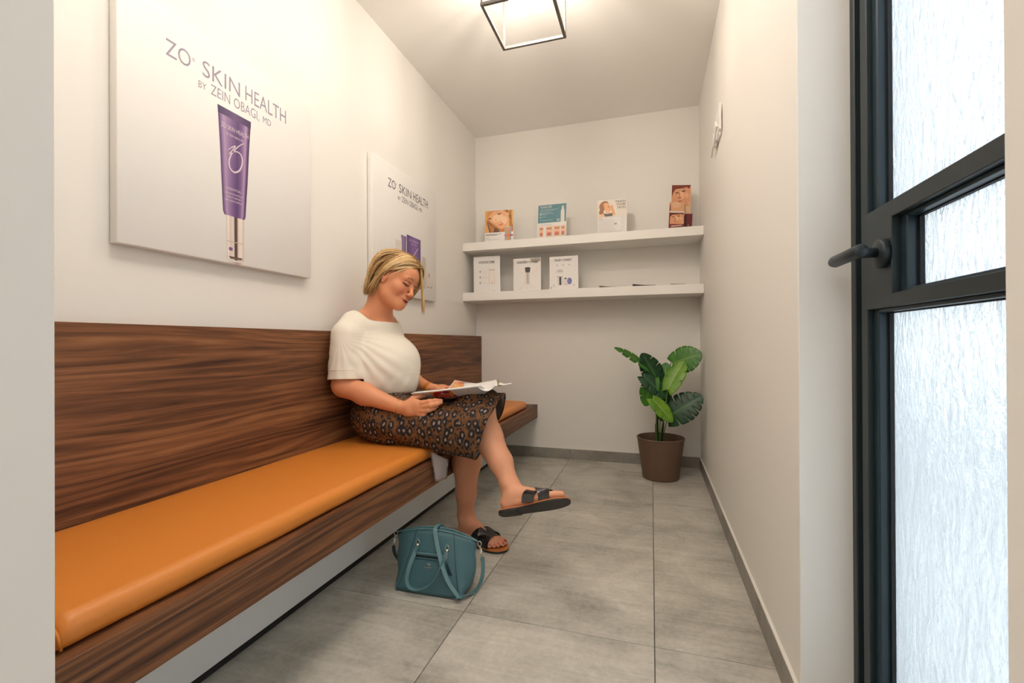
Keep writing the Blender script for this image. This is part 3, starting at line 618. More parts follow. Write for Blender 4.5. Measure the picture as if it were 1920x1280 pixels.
# glowing panels added out of view in the hall, as fill through the doorway
for x, y in ((-.75, -1.0), (-.05, -1.0)):
    e = tag(empty('added_fill_panel', (x, y, ZC)), ('left-hand' if x < -.4 else 'right-hand')+' flat fill panel added in the unseen hall behind the doorway', 'lamp', 'added hall fill panels')
    box('frame', x-.26, x+.26, y-.26, y+.26, ZC-.014, ZC-.001, SHELFP, e)
    box('diffuser', x-.24, x+.24, y-.24, y+.24, ZC-.018, ZC-.0145, HALL_FILL, e)

# ================================================================== the seated woman
class Field:
    """smooth blend of rounded cones and ellipsoids, meshed as one continuous surface"""
    def __init__(s): s.p = []
    def rc(s, a, b, ra, rb, k=.012, op='u'):
        a = np.array(a, np.float32); b = np.array(b, np.float32); ba = b-a; L2 = max(float(ba@ba), 1e-9)
        def f(P):
            h = np.clip((P-a)@ba/L2, 0, 1); return np.linalg.norm(P-a-h[:, None]*ba, axis=1)-(ra+(rb-ra)*h)
        s.p.append((f, (a+b)/2, math.sqrt(L2)/2+max(ra, rb), op, k)); return s
    def chain(s, pts, rad, k=.012, op='u'):
        for i in range(len(pts)-1): s.rc(pts[i], pts[i+1], rad[i], rad[i+1], k if i == 0 else min(k, .006), op)
        return s
    def el(s, c, r, R=None, k=.012, op='u'):
        c = np.array(c, np.float32); r = np.array(r, np.float32); R = None if R is None else np.array(R, np.float32)
        def f(P):
            q = P-c
            if R is not None: q = q@R
            k0 = np.linalg.norm(q/r, axis=1); k1 = np.linalg.norm(q/(r*r), axis=1)+1e-9; return k0*(k0-1)/k1
        s.p.append((f, c, float(r.max()), op, k)); return s
    def fn(s, f, op='i', k=.004): s.p.append((f, None, 0, op, k)); return s
    def ev(s, P):
        P = np.asarray(P, np.float32); d = np.full(len(P), .5, np.float32)
        for f, c, R, op, k in s.p:
            if c is None: idx = slice(None); v = f(P)
            else:
                ds = np.linalg.norm(P-c, axis=1)-R; near = ds < (.045+1.5*k if R > .1 else .03+k)
                if op == 'u': d = np.where(near, d, np.minimum(d, ds))
                idx = np.nonzero(near)[0]
                if not len(idx): continue
                v = f(P[idx])
            a = d[idx]
            if op == 'u': h = np.maximum(k-np.abs(a-v), 0)/k; r = np.minimum(a, v)-h*h*k/4
            elif op == 's': v = -v; h = np.maximum(k-np.abs(a-v), 0)/k; r = np.maximum(a, v)+h*h*k/4
            elif op == 'i': h = np.maximum(k-np.abs(a-v), 0)/k; r = np.maximum(a, v)+h*h*k/4
            elif op == 'd': r = a+v
            d[idx] = r
        return d
def evalc(f, P, n=400000): return np.concatenate([f(P[i:i+n]) for i in range(0, len(P), n)]) if len(P) else np.zeros(0, np.float32)
def surface(f, lo, hi, h, newton=2):
    lo = np.array(lo, float); B = 8; nb = np.ceil((np.array(hi)-lo)/(h*B)).astype(int); n = nb*B
    bi = np.stack(np.meshgrid(*[np.arange(k) for k in nb], indexing='ij'), -1).reshape(-1, 3)
    cf = evalc(f, lo+(bi+.5)*B*h); act = np.abs(cf) < B*h*.87*1.7
    G = np.repeat(np.repeat(np.repeat(np.where(cf < 0, -1, 1).astype(np.float32).reshape(nb), B, 0), B, 1), B, 2)
    off = np.stack(np.meshgrid(*[np.arange(B)]*3, indexing='ij'), -1).reshape(-1, 3)
    A = bi[act]
    for i in range(0, len(A), 700):
        ids = (A[i:i+700, None, :]*B+off[None]).reshape(-1, 3); v = f(lo+ids*h); G[ids[:, 0], ids[:, 1], ids[:, 2]] = v
    S = G < 0
    c8 = [S[a:n[0]-1+a, b:n[1]-1+b, c:n[2]-1+c] for a in (0, 1) for b in (0, 1) for c in (0, 1)]
    an = c8[0].copy(); al = c8[0].copy()
    for q in c8[1:]: an |= q; al &= q
    cell = np.argwhere(an & ~al); st = np.array([(n[1]-1)*(n[2]-1), n[2]-1, 1]); key = cell@st
    acc = np.zeros((len(cell), 3)); cnt = np.zeros(len(cell))
    for ax in range(3):
        o1, o2 = [a for a in range(3) if a != ax]
        for u in (0, 1):
            for w in (0, 1):
                a = cell.copy(); a[:, o1] += u; a[:, o2] += w; b = a.copy(); b[:, ax] += 1
                fa = G[a[:, 0], a[:, 1], a[:, 2]]; fb = G[b[:, 0], b[:, 1], b[:, 2]]; m_ = (fa < 0) != (fb < 0)
                t = np.where(m_, fa/np.where(fa == fb, 1, fa-fb), 0); p = a.astype(float); p[:, ax] += t; acc[m_] += p[m_]; cnt[m_] += 1
    V = lo+acc/np.maximum(cnt, 1)[:, None]*h
    Q = []
    for ax in range(3):
        o1, o2 = (ax+1) % 3, (ax+2) % 3
        sl = [slice(None)]*3; sl2 = [slice(None)]*3; sl[ax] = slice(0, n[ax]-1); sl2[ax] = slice(1, n[ax])
        s0, s1 = S[tuple(sl)], S[tuple(sl2)]; e = np.argwhere(s0 != s1); e = e[(e[:, o1] > 0) & (e[:, o2] > 0) & (e[:, o1] < n[o1]-1) & (e[:, o2] < n[o2]-1)]
        if not len(e): continue
        neg = s0[e[:, 0], e[:, 1], e[:, 2]]; q = []
        for u, w in ((-1, -1), (0, -1), (0, 0), (-1, 0)):
            c = e.copy(); c[:, o1] += u; c[:, o2] += w; q.append(np.searchsorted(key, c@st))
        q = np.stack(q, 1); q[~neg] = q[~neg][:, ::-1]; Q.append(q)
    Q = np.concatenate(Q)
    for _ in range(newton):
        e = h*.5; d0 = evalc(f, V); g = np.stack([evalc(f, V+np.eye(3)[i]*e)-evalc(f, V-np.eye(3)[i]*e) for i in range(3)], 1)/(2*e)
        g2 = (g*g).sum(1)+1e-6; stp = -(d0/g2)[:, None]*g; ln = np.linalg.norm(stp, axis=1, keepdims=True); V = V+stp*np.minimum(1, h*.6/np.maximum(ln, 1e-9))
    return V, Q

A_ = np.array
# ---- head frame (forward, left, up)
HO = A_([-1.075, 1.745, 1.1475])
def rotm(a, b, c):
    Rz = A_([[math.cos(a), -math.sin(a), 0], [math.sin(a), math.cos(a), 0], [0, 0, 1]]); Ry = A_([[math.cos(b), 0, math.sin(b)], [0, 1, 0], [-math.sin(b), 0, math.cos(b)]])
    return Rz@Ry@A_([[1, 0, 0], [0, math.cos(c), -math.sin(c)], [0, math.sin(c), math.cos(c)]])
HR = rotm(.0, .37, -.22)
hw = lambda x, y, z: HR@A_([x, y, z])+HO
def HF(P): return (P-HO)@HR
sk = Field()
# torso, neck
sk.el((-1.13, 1.775, .56), (.125, .165, .10)).rc((-1.14, 1.77, .60), (-1.18, 1.765, .80), .105, .095, .03)
sk.el((-1.185, 1.765, .86), (.085, .145, .10), k=.03).el((-1.172, 1.764, .935), (.078, .135, .045), k=.03)
sk.rc((-1.205, 1.630, .950), (-1.200, 1.900, .950), .042, .042, .03).rc((-1.185, 1.71, .992), (-1.215, 1.635, .960), .036, .036, .03).rc((-1.185, 1.82, .992), (-1.210, 1.895, .960), .036, .036, .03)
sk.rc((-1.182, 1.764, .960), hw(-.034, 0, -.055), .060, .054, .035)
sk.rc((-1.175, 1.70, .985), hw(-.045, -.032, -.055), .024, .022, .03)
sk.rc((-1.175, 1.83, .985), hw(-.045, .032, -.055), .024, .022, .03)
# skull and face
HE = lambda c, r, k=.012, op='u', R=None: sk.el(hw(*c), r, HR if R is None else HR@R, k, op)
HC = lambda a, b, ra, rb, k=.012, op='u': sk.rc(hw(*a), hw(*b), ra, rb, k, op)
HE((-.008, 0, .032), (.092, .075, .082), .03)
HE((.022, 0, -.020), (.060, .060, .080), .03)
HE((.045, 0, .040), (.042, .056, .044), .03)
for s in (-1, 1):
    HC((.000, .046*s, -.045), (.018, .040*s, -.070), .020, .018, .035); HC((.018, .040*s, -.070), (.064, .012*s, -.092), .018, .016, .030)
    HE((.050, .036*s, -.034), (.030, .026, .028), .018)
    HE((.028, .050*s, -.022), (.030, .016, .022), .018)
    HE((.073, .027*s, .020), (.012, .024, .008), .012)
    HE((.092, .032*s, .001), (.013, .018, .011), .010, 's')
HC((.074, 0, -.091), (.070, 0, -.096), .016, .016, .020)
HE((.035, 0, -.088), (.040, .036, .022), .03)
HE((.074, 0, -.064), (.018, .028, .022), .014)
HC((.084, 0, .006), (.101, 0, -.033), .0065, .0098, .008)
HE((.1015, 0, -.036), (.0092, .0092, .0085), .006)
for s in (-1, 1):
    HE((.0925, .0115*s, -.0395), (.0095, .0058, .0062), .005)
    HE((.100, .0075*s, -.0475), (.004, .0032, .003), .002, 's')
    HE((.0725, .0315*s, -.001), (.0120, .0125, .0115), .003)
    HE((.0765, .0315*s, .0030), (.0088, .0150, .0068), .003)            # lowered upper lid
HE((.0860, 0, -.0655), (.0080, .025, .0042), .005)
HE((.0850, 0, -.0752), (.0080, .021, .0052), .005)
HE((.0935, 0, -.0704), (.0060, .026, .0014), .0030, 's')
# ears
for s in (-1, 1):
    Re = rotm(.25*s, 0, 0)@rotm(0, -.22, 0)
    HE((-.006, .078*s, -.004), (.017, .0070, .031), .006, 'u', Re); HE((-.004, .073*s, -.008), (.014, .010, .024), .006)
    HE((.000, .0855*s, .000), (.0095, .0048, .019), .003, 's', Re); HE((-.002, .0765*s, -.031), (.008, .0058, .009), .004)
    HC((-.010, .0800*s, .012), (-.008, .0800*s, -.012), .0032, .0032, .002)
# arms
PE = lambda u, v, Y: at(u, v, 1, Y)
shR, elR, wrR = A_([-1.218, 1.590, .905]), PE(645, 722, 1.575), PE(749, 763, 1.600)
sk.rc(shR, elR, .050, .047, .03); sk.rc(elR, elR*.62+wrR*.38+A_([0, 0, -.003]), .045, .043, .02); sk.rc(elR*.62+wrR*.38+A_([0, 0, -.003]), wrR, .043, .0255, .02)
shL, elL, wrL = A_([-1.205, 1.918, .915]), A_([-1.195, 2.02, .700]), PE(805, 728, 1.955)
sk.rc(shL, elL, .050, .044, .03); sk.rc(elL, elL*.62+wrL*.38, .042, .040, .02); sk.rc(elL*.62+wrL*.38, wrL, .040, .025, .02)
# right hand: palm, four fingers under the magazine, thumb on top
px_ = PE(797, 763, 1.603)-PE(752, 763, 1.600); dx = px_/np.linalg.norm(px_); dz = A_([0, 0, 1.])-dx*dx[2]; dz /= np.linalg.norm(dz); dy = np.cross(dz, dx); RH = np.stack([dx, dy, dz], 1)
sk.rc(wrR, PE(764, 764, 1.600), .0250, .024, .012)
sk.el(PE(777, 763.5, 1.602), (.047, .0185, .0345), RH, .014)
sk.el(PE(765, 771, 1.598), (.03, .018, .020), RH, .010)
def finger(pts, rad, k=.006): sk.chain([PE(*p) for p in pts], rad, k)
finger([(792, 754.5, 1.600), (805, 752.5, 1.604), (816, 751, 1.612), (827, 750.5, 1.628)], [.0105, .0092, .0082, .0068])
finger([(793, 762, 1.600), (807, 760, 1.598), (818, 757.5, 1.606), (827, 754.5, 1.624)], [.0108, .0096, .0086, .0072], .005)
finger([(791, 769.5, 1.600), (804, 768.5, 1.600), (813, 765.5, 1.612), (819, 762, 1.630)], [.0102, .0092, .0082, .0070], .005)
finger([(785, 776.5, 1.602), (795, 776.5, 1.604), (802, 773.5, 1.616), (806, 769.5, 1.630)], [.0094, .0082, .0074, .0062], .005)
finger([(765, 757, 1.606), (775, 747, 1.618), (786, 743, 1.632), (797, 741, 1.650)], [.0135, .0115, .0100, .0082], .012)
# left hand behind the magazine
pl = PE(838, 727, 1.940)-wrL; dx = pl/np.linalg.norm(pl); dz = A_([0, -.35, 1.]); dz -= dx*(dz@dx); dz /= np.linalg.norm(dz); dy = np.cross(dz, dx); RHL = np.stack([dx, dy, dz], 1)
sk.rc(wrL, PE(813, 728, 1.950), .0245, .022, .012)
sk.el(PE(824, 728.5, 1.946), (.044, .036, .0165), RHL, .012)
for i, (u0, v0, y0) in enumerate(((838, 727, 1.915), (840, 727, 1.935), (839, 727.5, 1.955), (836, 728.5, 1.974))):
    r_ = (.0100, .0102, .0098, .0088)[i]; q0 = PE(u0, v0, y0); q1 = q0+A_([.034, -.004, .004]); q2 = q1+A_([.020, -.010, -.010]); q3 = q2+A_([.012, -.010, -.014])
    sk.chain([q0, q1, q2, q3], [r_, r_*.92, r_*.84, r_*.72], .006)
q0 = PE(818, 730, 1.925); sk.chain([q0, q0+A_([.022, -.022, -.004]), q0+A_([.045, -.032, -.006]), q0+A_([.068, -.036, -.006])], [.0125, .011, .0098, .008], .01)
# legs
hpR, knR = A_([-1.09, 1.69, .555]), A_([-.752, 1.785, .495]); anR = A_([-.798, 1.868, .098])
hpL, knL = A_([-1.09, 1.86, .560]), A_([-.690, 1.775, .598])
sk.rc(hpR, knR, .080, .060, .03); sk.rc(hpL, knL, .080, .058, .03)
sk.el(knR, (.058, .058, .062), k=.02)
cR = lerp(knR, anR, .36)+A_([-.002, .004, 0]); sk.rc(knR, cR, .054, .0585, .03); sk.rc(cR, lerp(knR, anR, .72), .0575, .044, .03); sk.rc(lerp(knR, anR, .72), anR, .043, .0345, .02)
def foot(O, fwd, up, inner):
    """foot on its sole plane: O under the ankle; inner = direction of the big toe side"""
    M_ = np.stack([fwd, inner, up], 1); g = lambda x, y, z: O+M_@A_([x, y, z])
    sk.el(g(-.006, 0, .031), (.035, .031, .033), M_, .015); sk.rc(g(.002, 0, .088), g(.015, 0, .055), .035, .036, .02)
    sk.rc(g(.018, 0, .056), g(.118, .004, .030), .035, .025, .02); sk.el(g(.080, -.004, .017), (.095, .034, .018), M_, .015)
    sk.el(g(.140, .000, .020), (.046, .043, .020), M_, .015)
    for a, b, ra, rb in (((.162, .029, .019), (.203, .025, .016), .0135, .0120), ((.172, .010, .017), (.206, .008, .014), .0098, .0088), ((.168, -.006, .016), (.197, -.008, .013), .0094, .0084),
                         ((.160, -.021, .015), (.186, -.023, .012), .0090, .0080), ((.148, -.034, .014), (.172, -.037, .012), .0088, .0078)):
        sk.rc(g(*a), g(*lerp(a, b, .55)), ra, (ra+rb)/2+.0006, .004); sk.rc(g(*(A_(lerp(a, b, .55))+A_([0, 0, .001]))), g(*b), (ra+rb)/2, rb, .002)
    for s in (-1, 1): sk.el(g(.000, .033*s, .088 if s > 0 else .080), (.014, .010, .016), M_, .010)
    return g, M_
nrm = lambda v: A_(v, float)/np.linalg.norm(v)
fR = nrm([.262, -.105, 0]); gR, MR_ = foot(A_([-.795, 1.866, .0135]), fR, A_([0, 0, 1.]), nrm(np.cross([0, 0, 1.], fR)))
FOY = 1.585
pH, pT = PE(944, 959, FOY), PE(1052, 939.5, FOY+.005); fL = nrm(pT-pH); upL = A_([0, .56, .83]); upL = nrm(upL-fL*(upL@fL)); OL = pH+fL*.030
gL, ML_ = foot(OL, fL, upL, nrm(np.cross(fL, upL)))
anL = gL(.000, 0, .095)
cL = lerp(knL, anL, .36)+A_([-.012, -.004, -.012]); sk.rc(knL, cL, .056, .0600, .03); sk.rc(cL, lerp(knL, anL, .72), .0590, .0455, .03); sk.rc(lerp(knL, anL, .72), anL, .0440, .0350, .02)
V, Q = surface(sk.ev, (-1.31, 1.50, -.01), (-.24, 2.10, 1.29), .0023)
# skin colour: own colour of lips, brows, nails, cheeks
loc = HF(V); x, y, z = loc.T; yy = np.abs(y)
base = A_(L(222, 150, 108)); C = np.tile(base, (len(V), 1))
def blend(mask, col):
    global C
    mask = np.clip(mask, 0, 1)[:, None]; C = C*(1-mask)+A_(col)*mask
sm = lambda e0, e1, t: np.clip((t-e0)/(e1-e0), 0, 1)
tn = noise_ = np.sin(V[:, 0]*61)*np.sin(V[:, 1]*53+1)*np.sin(V[:, 2]*47+2)
blend(.22*sm(0, 1, tn), L(206, 132, 98)); blend(.2*sm(0, 1, -tn), L(222, 164, 130))
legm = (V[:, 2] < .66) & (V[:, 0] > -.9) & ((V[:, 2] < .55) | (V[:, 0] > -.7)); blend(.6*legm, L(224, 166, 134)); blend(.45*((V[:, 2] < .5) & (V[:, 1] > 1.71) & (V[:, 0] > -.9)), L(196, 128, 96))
inface = (np.abs(x) < .13) & (z > -.13) & (z < .13) & (yy < .1)
head = inface & (V[:, 2] > 1.0)
blend(.75*head*np.exp(-(((x-.07)/.03)**2+((yy-.042)/.02)**2+((z+.036)/.022)**2)), L(206, 116, 92))
blend(.55*head*np.exp(-(((x-.11)/.014)**2+(y/.016)**2+((z+.042)/.014)**2)), L(204, 118, 92))
lip = head & (x > .074); blend(lip*np.clip(1.5-np.sqrt(((y)/.026)**2+((z+.0700-.003*(y/.02)**2)/.0088)**2)*1.25, 0, 1)*1.2, L(172, 74, 66))
blend(1.1*lip*np.clip(1.5-np.sqrt((y/.029)**2+((z+.0704-.0030*(y/.02)**2)/.0021)**2)*1.1, 0, 1), L(110, 50, 44))
by = sm(.012, .020, yy)*(1-sm(.046, .052, yy)); bz = .0215+.004*np.sin((yy-.012)/.038*math.pi)-.0025*sm(.03, .05, yy)
blend(.95*(head & (x > .04))*by*np.exp(-((z-bz-.002)/.0026)**2), L(92, 60, 42))
lz_ = -.0035-.0035*(1-((yy-.0315)/.015)**2)
blend(.98*(head & (x > .060))*(np.abs(yy-.0330) < .0165)*np.exp(-((z-lz_)/.0034)**2), L(24, 15, 12))
blend(.8*(head & (x > .06))*(np.abs(yy-.033) < .016)*np.exp(-((z-.0085+.0002*0)/.0016)**2), L(140, 84, 64))
blend(.35*(head & (x > .06))*np.exp(-(((yy-.032)/.014)**2+((z-.008)/.005)**2)), L(170, 104, 84))
blend(.5*(head)*np.exp(-(((x-.0)/.02)**2+((yy-.082)/.012)**2+((z+.005)/.03)**2)), L(206, 112, 88))
def nail(g, pts, col):
    for a, r in pts: d = np.linalg.norm((V-g(*a))/r, axis=1); blend(1.6-1.2*d, col)
NR = L(160, 20, 26)
for g in (gR, gL): nail(g, [((.209, .0245, .0265), .0080), ((.210, .008, .0215), .0050), ((.200, -.008, .0200), .0046), ((.189, -.023, .0185), .0042), ((.175, -.037, .0180), .0040)], NR)
SKIN = attr_mat('skin', .48, .38, .10)
wm = tag(empty('person', (-1.07, 1.77, .4525)), 'blonde woman in cream top and leopard-print skirt sitting cross-legged on the bench, reading', 'person')
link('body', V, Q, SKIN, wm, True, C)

# ------------------------------------------------------------------ hair: volume + locks
hf = Field()
def hE(c, r, k=.02, op='u'): hf.el(hw(*c), r, HR, k, op)
hE((-.012, 0, .036), (.094, .082, .088)); hE((-.046, 0, -.015), (.044, .074, .070)); hE((.040, .052, .030), (.040, .022, .055)); hE((.062, .060, -.010), (.020, .014, .045), .01)
hE((.062, -.028, -.030), (.062, .062, .088), .008, 's')
hE((.010, -.078, -.012), (.030, .030, .042), .008, 's')
hE((.085, .010, -.02), (.05, .048, .082), .008, 's')
V, Q = surface(hf.ev, HO-.16, HO+.17, .003)
lh = HF(V); cc = np.tile(A_(L(160, 122, 76)), (len(V), 1))
HAIR = attr_mat('blonde_hair', .42, .5)
hair = link('hair', V, Q, HAIR, wm, True, cc)
hc, hr = A_([-.010, 0, .031]), A_([.096, .081, .089])
def on_scalp(p, lay):
    q = (p-hc)/(hr*(1+lay)); n_ = np.linalg.norm(q)
    return hc+(p-hc)/n_ if n_ < 1 else p
HCOL = [L(214, 178, 122), L(196, 154, 98), L(168, 126, 76), L(228, 198, 148), L(134, 98, 58), L(188, 148, 94), L(206, 168, 112)]
mb = MB()
def strand(P, r0, col, seg=13):
    n_ = len(P)-1; out = []
    for i in range(seg+1):
        t = i/seg; b = [math.comb(n_, k)*(1-t)**(n_-k)*t**k for k in range(n_+1)]; out.append(sum(b[k]*P[k] for k in range(n_+1)))
    return out
def lay_strand(P, lay, r0, col, seg=13):
    pts = [on_scalp(p, lay) for p in strand(P, r0, col, seg)]
    rad = [r0*(.55+.45*math.sin(math.pi*min(1, i/seg*1.15)))*min(1, .25+i/seg*5)*(1-.75*max(0, (i/seg-.8)/.2)) for i in range(seg+1)]
    mb.tube([HR@p+HO for p in pts], rad, 5, col)
R_ = random.Random(3)
def jit(a): return A_([R_.gauss(0, a), R_.gauss(0, a), R_.gauss(0, a)])
for i in range(620):       # near side: from the parting back over the ear to the nape
    s = R_.random(); part = A_([.078-.140*s, .016-.006*s, .098+.036*math.sin(math.pi*min(1, s*1.1))])+jit(.003); lay = .03+.12*R_.random()
    if s < .45:
        c1_ = A_([.058-.10*s, -.052-.02*s, .090-.012*s])+jit(.004); c2_ = A_([.002-.05*s, -.104, .038])+jit(.005); e_ = A_([-.038-.05*s, -.080+.03*R_.random(), -.070-.040*R_.random()])+A_([.012, 0, 0])+jit(.004)
        P = [part, c1_, c2_, A_([-.036, -.096, -.020])+jit(.004), e_]
    else:
        t = (s-.45)/.55; c1_ = A_([-.02-.08*t, -.080+.02*t, .115])+jit(.004); c2_ = A_([-.080-.024*t, -.088+.05*t, .02])+jit(.005)
        e_ = A_([-.064-.016*R_.random(), -.072+.07*t, -.070-.038*R_.random()])+jit(.005); P = [part, c1_, c2_, A_([-.086-.008*t, -.076+.05*t, -.03])+jit(.004), e_]
    lay_strand(P, lay, .0019+.0012*R_.random(), R_.choice(HCOL))
for i in range(260):       # back and crown
    s = R_.random(); part = A_([-.04-.05*s, .012, .128-.02*s])+jit(.003); f_ = R_.random()
    P = [part, A_([-.115, -.03+.07*f_, .11]), A_([-.116, -.04+.09*f_, .02]), A_([-.082-.01*R_.random(), -.055+.115*f_, -.075-.028*R_.random()])+jit(.004)]
    lay_strand(P, .03+.1*R_.random(), .0019+.0012*R_.random(), R_.choice(HCOL))
for i in range(230):       # crown flowing back past the ear
    s = .05+.6*R_.random(); part = A_([.078-.150*s, .014-.006*s, .100+.030*math.sin(math.pi*min(1, s*1.1))])+jit(.003); w_ = R_.random()
    lay_strand([part, A_([.01-.08*s, -.062, .112])+jit(.004), A_([-.070-.03*w_, -.100+.02*w_, .055])+jit(.004), A_([-.078, -.090+.03*w_, -.01])+jit(.004), A_([-.052-.025*w_, -.080+.04*w_, -.082-.03*R_.random()])+jit(.004)], .03+.10*R_.random(), .0019+.0011*R_.random(), R_.choice(HCOL))
for i in range(170):       # side of the head between crown and ear
    s = .1+.6*R_.random(); part = A_([.070-.140*s, .014-.006*s, .104+.028*math.sin(math.pi*min(1, s*1.1))])+jit(.003); w_ = R_.random()
    lay_strand([part, A_([.0-.06*s, -.085, .125])+jit(.004), A_([-.085-.02*w_, -.130, .070+.02*w_])+jit(.004), A_([-.090, -.095+.02*w_, -.005])+jit(.004), A_([-.052-.02*w_, -.084+.03*w_, -.080-.03*R_.random()])+jit(.004)], .02+.10*R_.random(), .0019+.0011*R_.random(), R_.choice(HCOL))
for i in range(230):       # far side: over the forehead and down the far cheek
    s = R_.random(); part = A_([.078-.150*s, .016-.006*s, .100+.034*math.sin(math.pi*min(1, s*1.1))])+jit(.002)
    P = [part, A_([.085-.12*s, .060, .120-.01*s])+jit(.004), A_([.092-.125*s, .096, .030])+jit(.004), A_([.055-.110*s, .086, -.030-.02*R_.random()])+jit(.005)]
    lay_strand(P, .03+.09*R_.random(), .0019+.0011*R_.random(), R_.choice(HCOL))
g_dn = HR.T@A_([0, 0, -1.])
for i in range(34):        # long front lock hanging beside the far cheek
    a = A_([.086, .034+.016*R_.random(), .064])+jit(.003); b = A_([.103, .054+.008*R_.random(), .022])+jit(.002); c = b+g_dn*.055+jit(.003)+A_([.002, .004, 0]); d = c+g_dn*(.038+.028*R_.random())+jit(.002)
    lay_strand([A_([.074, .016, .102]), a, b, c, d], .04, .0017, R_.choice(HCOL[:4]))
for i in range(46):        # fringe swept back across the near temple, tucked over the ear
    s = R_.random(); a = A_([.082, .012-.012*s, .094])+jit(.002); b = A_([.084-.02*s, -.040-.012*s, .074])+jit(.002); c = A_([.038, -.088, .040])+jit(.003); d = A_([-.006, -.094, .022])+jit(.003); e_ = A_([-.040, -.092, -.018])+jit(.004)
    lay_strand([a, b, c, d, e_], .06, .0018, R_.choice(HCOL))
for i in range(12):        # loose wisp across the temple to the ear front
    lay_strand([A_([.076, -.020, .082])+jit(.002), A_([.066, -.072, .050])+jit(.002), A_([.030, -.092, .012])+jit(.002), A_([.012, -.088, -.016])+jit(.002)], .02, .0011, R_.choice(HCOL[:4]))
o = mb.make('hair_locks', HAIR, hair, True, True); o['kind'] = 'stuff'
MB().lathe(tuple(hw(-.004, -.0845, -.033)), [(0, -.002), (.0018, -.001), (.0022, .0008), (0, .002)], 10).make('earring', GOLD, wm, True)

# ------------------------------------------------------------------ cream top
def knit():
    m, nt, b = nmat('cream_ribbed_knit'); b.inputs['Base Color'].default_value = L(236, 228, 212)+(1,); b.inputs['Roughness'].default_value = .8; b.inputs['Sheen Weight'].default_value = .15
    v = coords(nt, (1, 1, 1), (.35, .2, .15)); w = N(nt, 'ShaderNodeTexWave', wave_type='BANDS', bands_direction='X'); w.inputs['Scale'].default_value = 190; w.inputs['Distortion'].default_value = 1.2; w.inputs['Detail'].default_value = 1
    nt.links.new(v, w.inputs['Vector']); bump(nt, b, w.outputs['Fac'], .18, .0006); return m
KNIT = knit()
tp = Field()
tp.el((-1.185, 1.765, .86), (.108, .165, .130)).el((-1.155, 1.765, .735), (.140, .180, .130), k=.06)
tp.el((-1.118, 1.765, .795), (.084, .130, .085), k=.07).el((-1.101, 1.708, .792), (.078, .070, .076), k=.06).el((-1.101, 1.825, .792), (.078, .070, .076), k=.06)
tp.rc((-1.098, 1.765, .79), (-1.088, 1.765, .70), .083, .092, .06)
tp.rc((-1.208, 1.640, .948), (-1.205, 1.890, .948), .052, .052, .04).el((-1.180, 1.765, .950), (.090, .135, .050), k=.03)
tp.rc((-1.186, 1.710, .990), (-1.214, 1.635, .962), .0435, .0435, .03).rc((-1.186, 1.820, .990), (-1.210, 1.893, .962), .0435, .042, .03)
slR = elR+A_([.002, 0, .000]); slL = elL
tp.rc(shR+A_([.002, .004, .002]), lerp(shR, slR, 1.05), .0600, .0680, .03); tp.rc(shL+A_([0, -.006, 0]), lerp(shL, slL, .98), .060, .062, .03)
def folds(P):
    a = np.arctan2(P[:, 2]-.90, P[:, 0]+1.20); w = np.exp(-((P[:, 1]-1.62)/.11)**2)*np.exp(-((P[:, 2]-.75)/.10)**2)
    f1 = .0016*w*np.sin(a*26+P[:, 1]*30); f2 = .0012*np.exp(-((P[:, 2]-.70)/.05)**2)*np.sin(P[:, 1]*85+P[:, 0]*60+1.5*np.sin(P[:, 2]*40))
    f3 = .0010*np.exp(-((P[:, 2]-.80)/.08)**2)*np.exp(-((P[:, 1]-1.57)/.04)**2)*np.sin(P[:, 2]*110+P[:, 0]*40)
    return (f1+f2+f3).astype(np.float32)
tp.fn(folds, 'd')
def plane(p, n): p = A_(p, np.float32); n = nrm(n).astype(np.float32); return lambda P: (P-p)@n
# sleeve cuffs: cut across the arm, but only near the arm
def cuff_cut(a, b, t, rr, tilt=(0, 0, 0)):
    a = A_(a); b = A_(b); d = nrm(b-a+A_(tilt)); c = lerp(a, b, t)
    def f(P):
        q = P-c.astype(np.float32); al = q@d.astype(np.float32); rad = np.linalg.norm(q-al[:, None]*d.astype(np.float32), axis=1)
        return np.maximum(-al, rad-rr)                   # region removed = beyond the cuff, inside radius rr
    return f
tp.p.append((cuff_cut(shR, slR, .885, .085, (0, 0, 0)), None, 0, 's', .003)); tp.p.append((cuff_cut(shL, slL, .80, .080), None, 0, 's', .003))
def hollow(a, b, t, r):
    a = A_(a, np.float32); b = A_(b, np.float32); d = nrm(b-a).astype(np.float32); c = (a+(b-a)*t).astype(np.float32)
    def f(P):
        q = P-c; al = q@d; rad = np.linalg.norm(q-al[:, None]*d, axis=1); return np.maximum(np.maximum(-al-.02, al-.05), rad-r)
    return f
tp.p.append((hollow(shR, slR, .885, .0600), None, 0, 's', .002)); tp.p.append((hollow(shL, slL, .80, .056), None, 0, 's', .002))
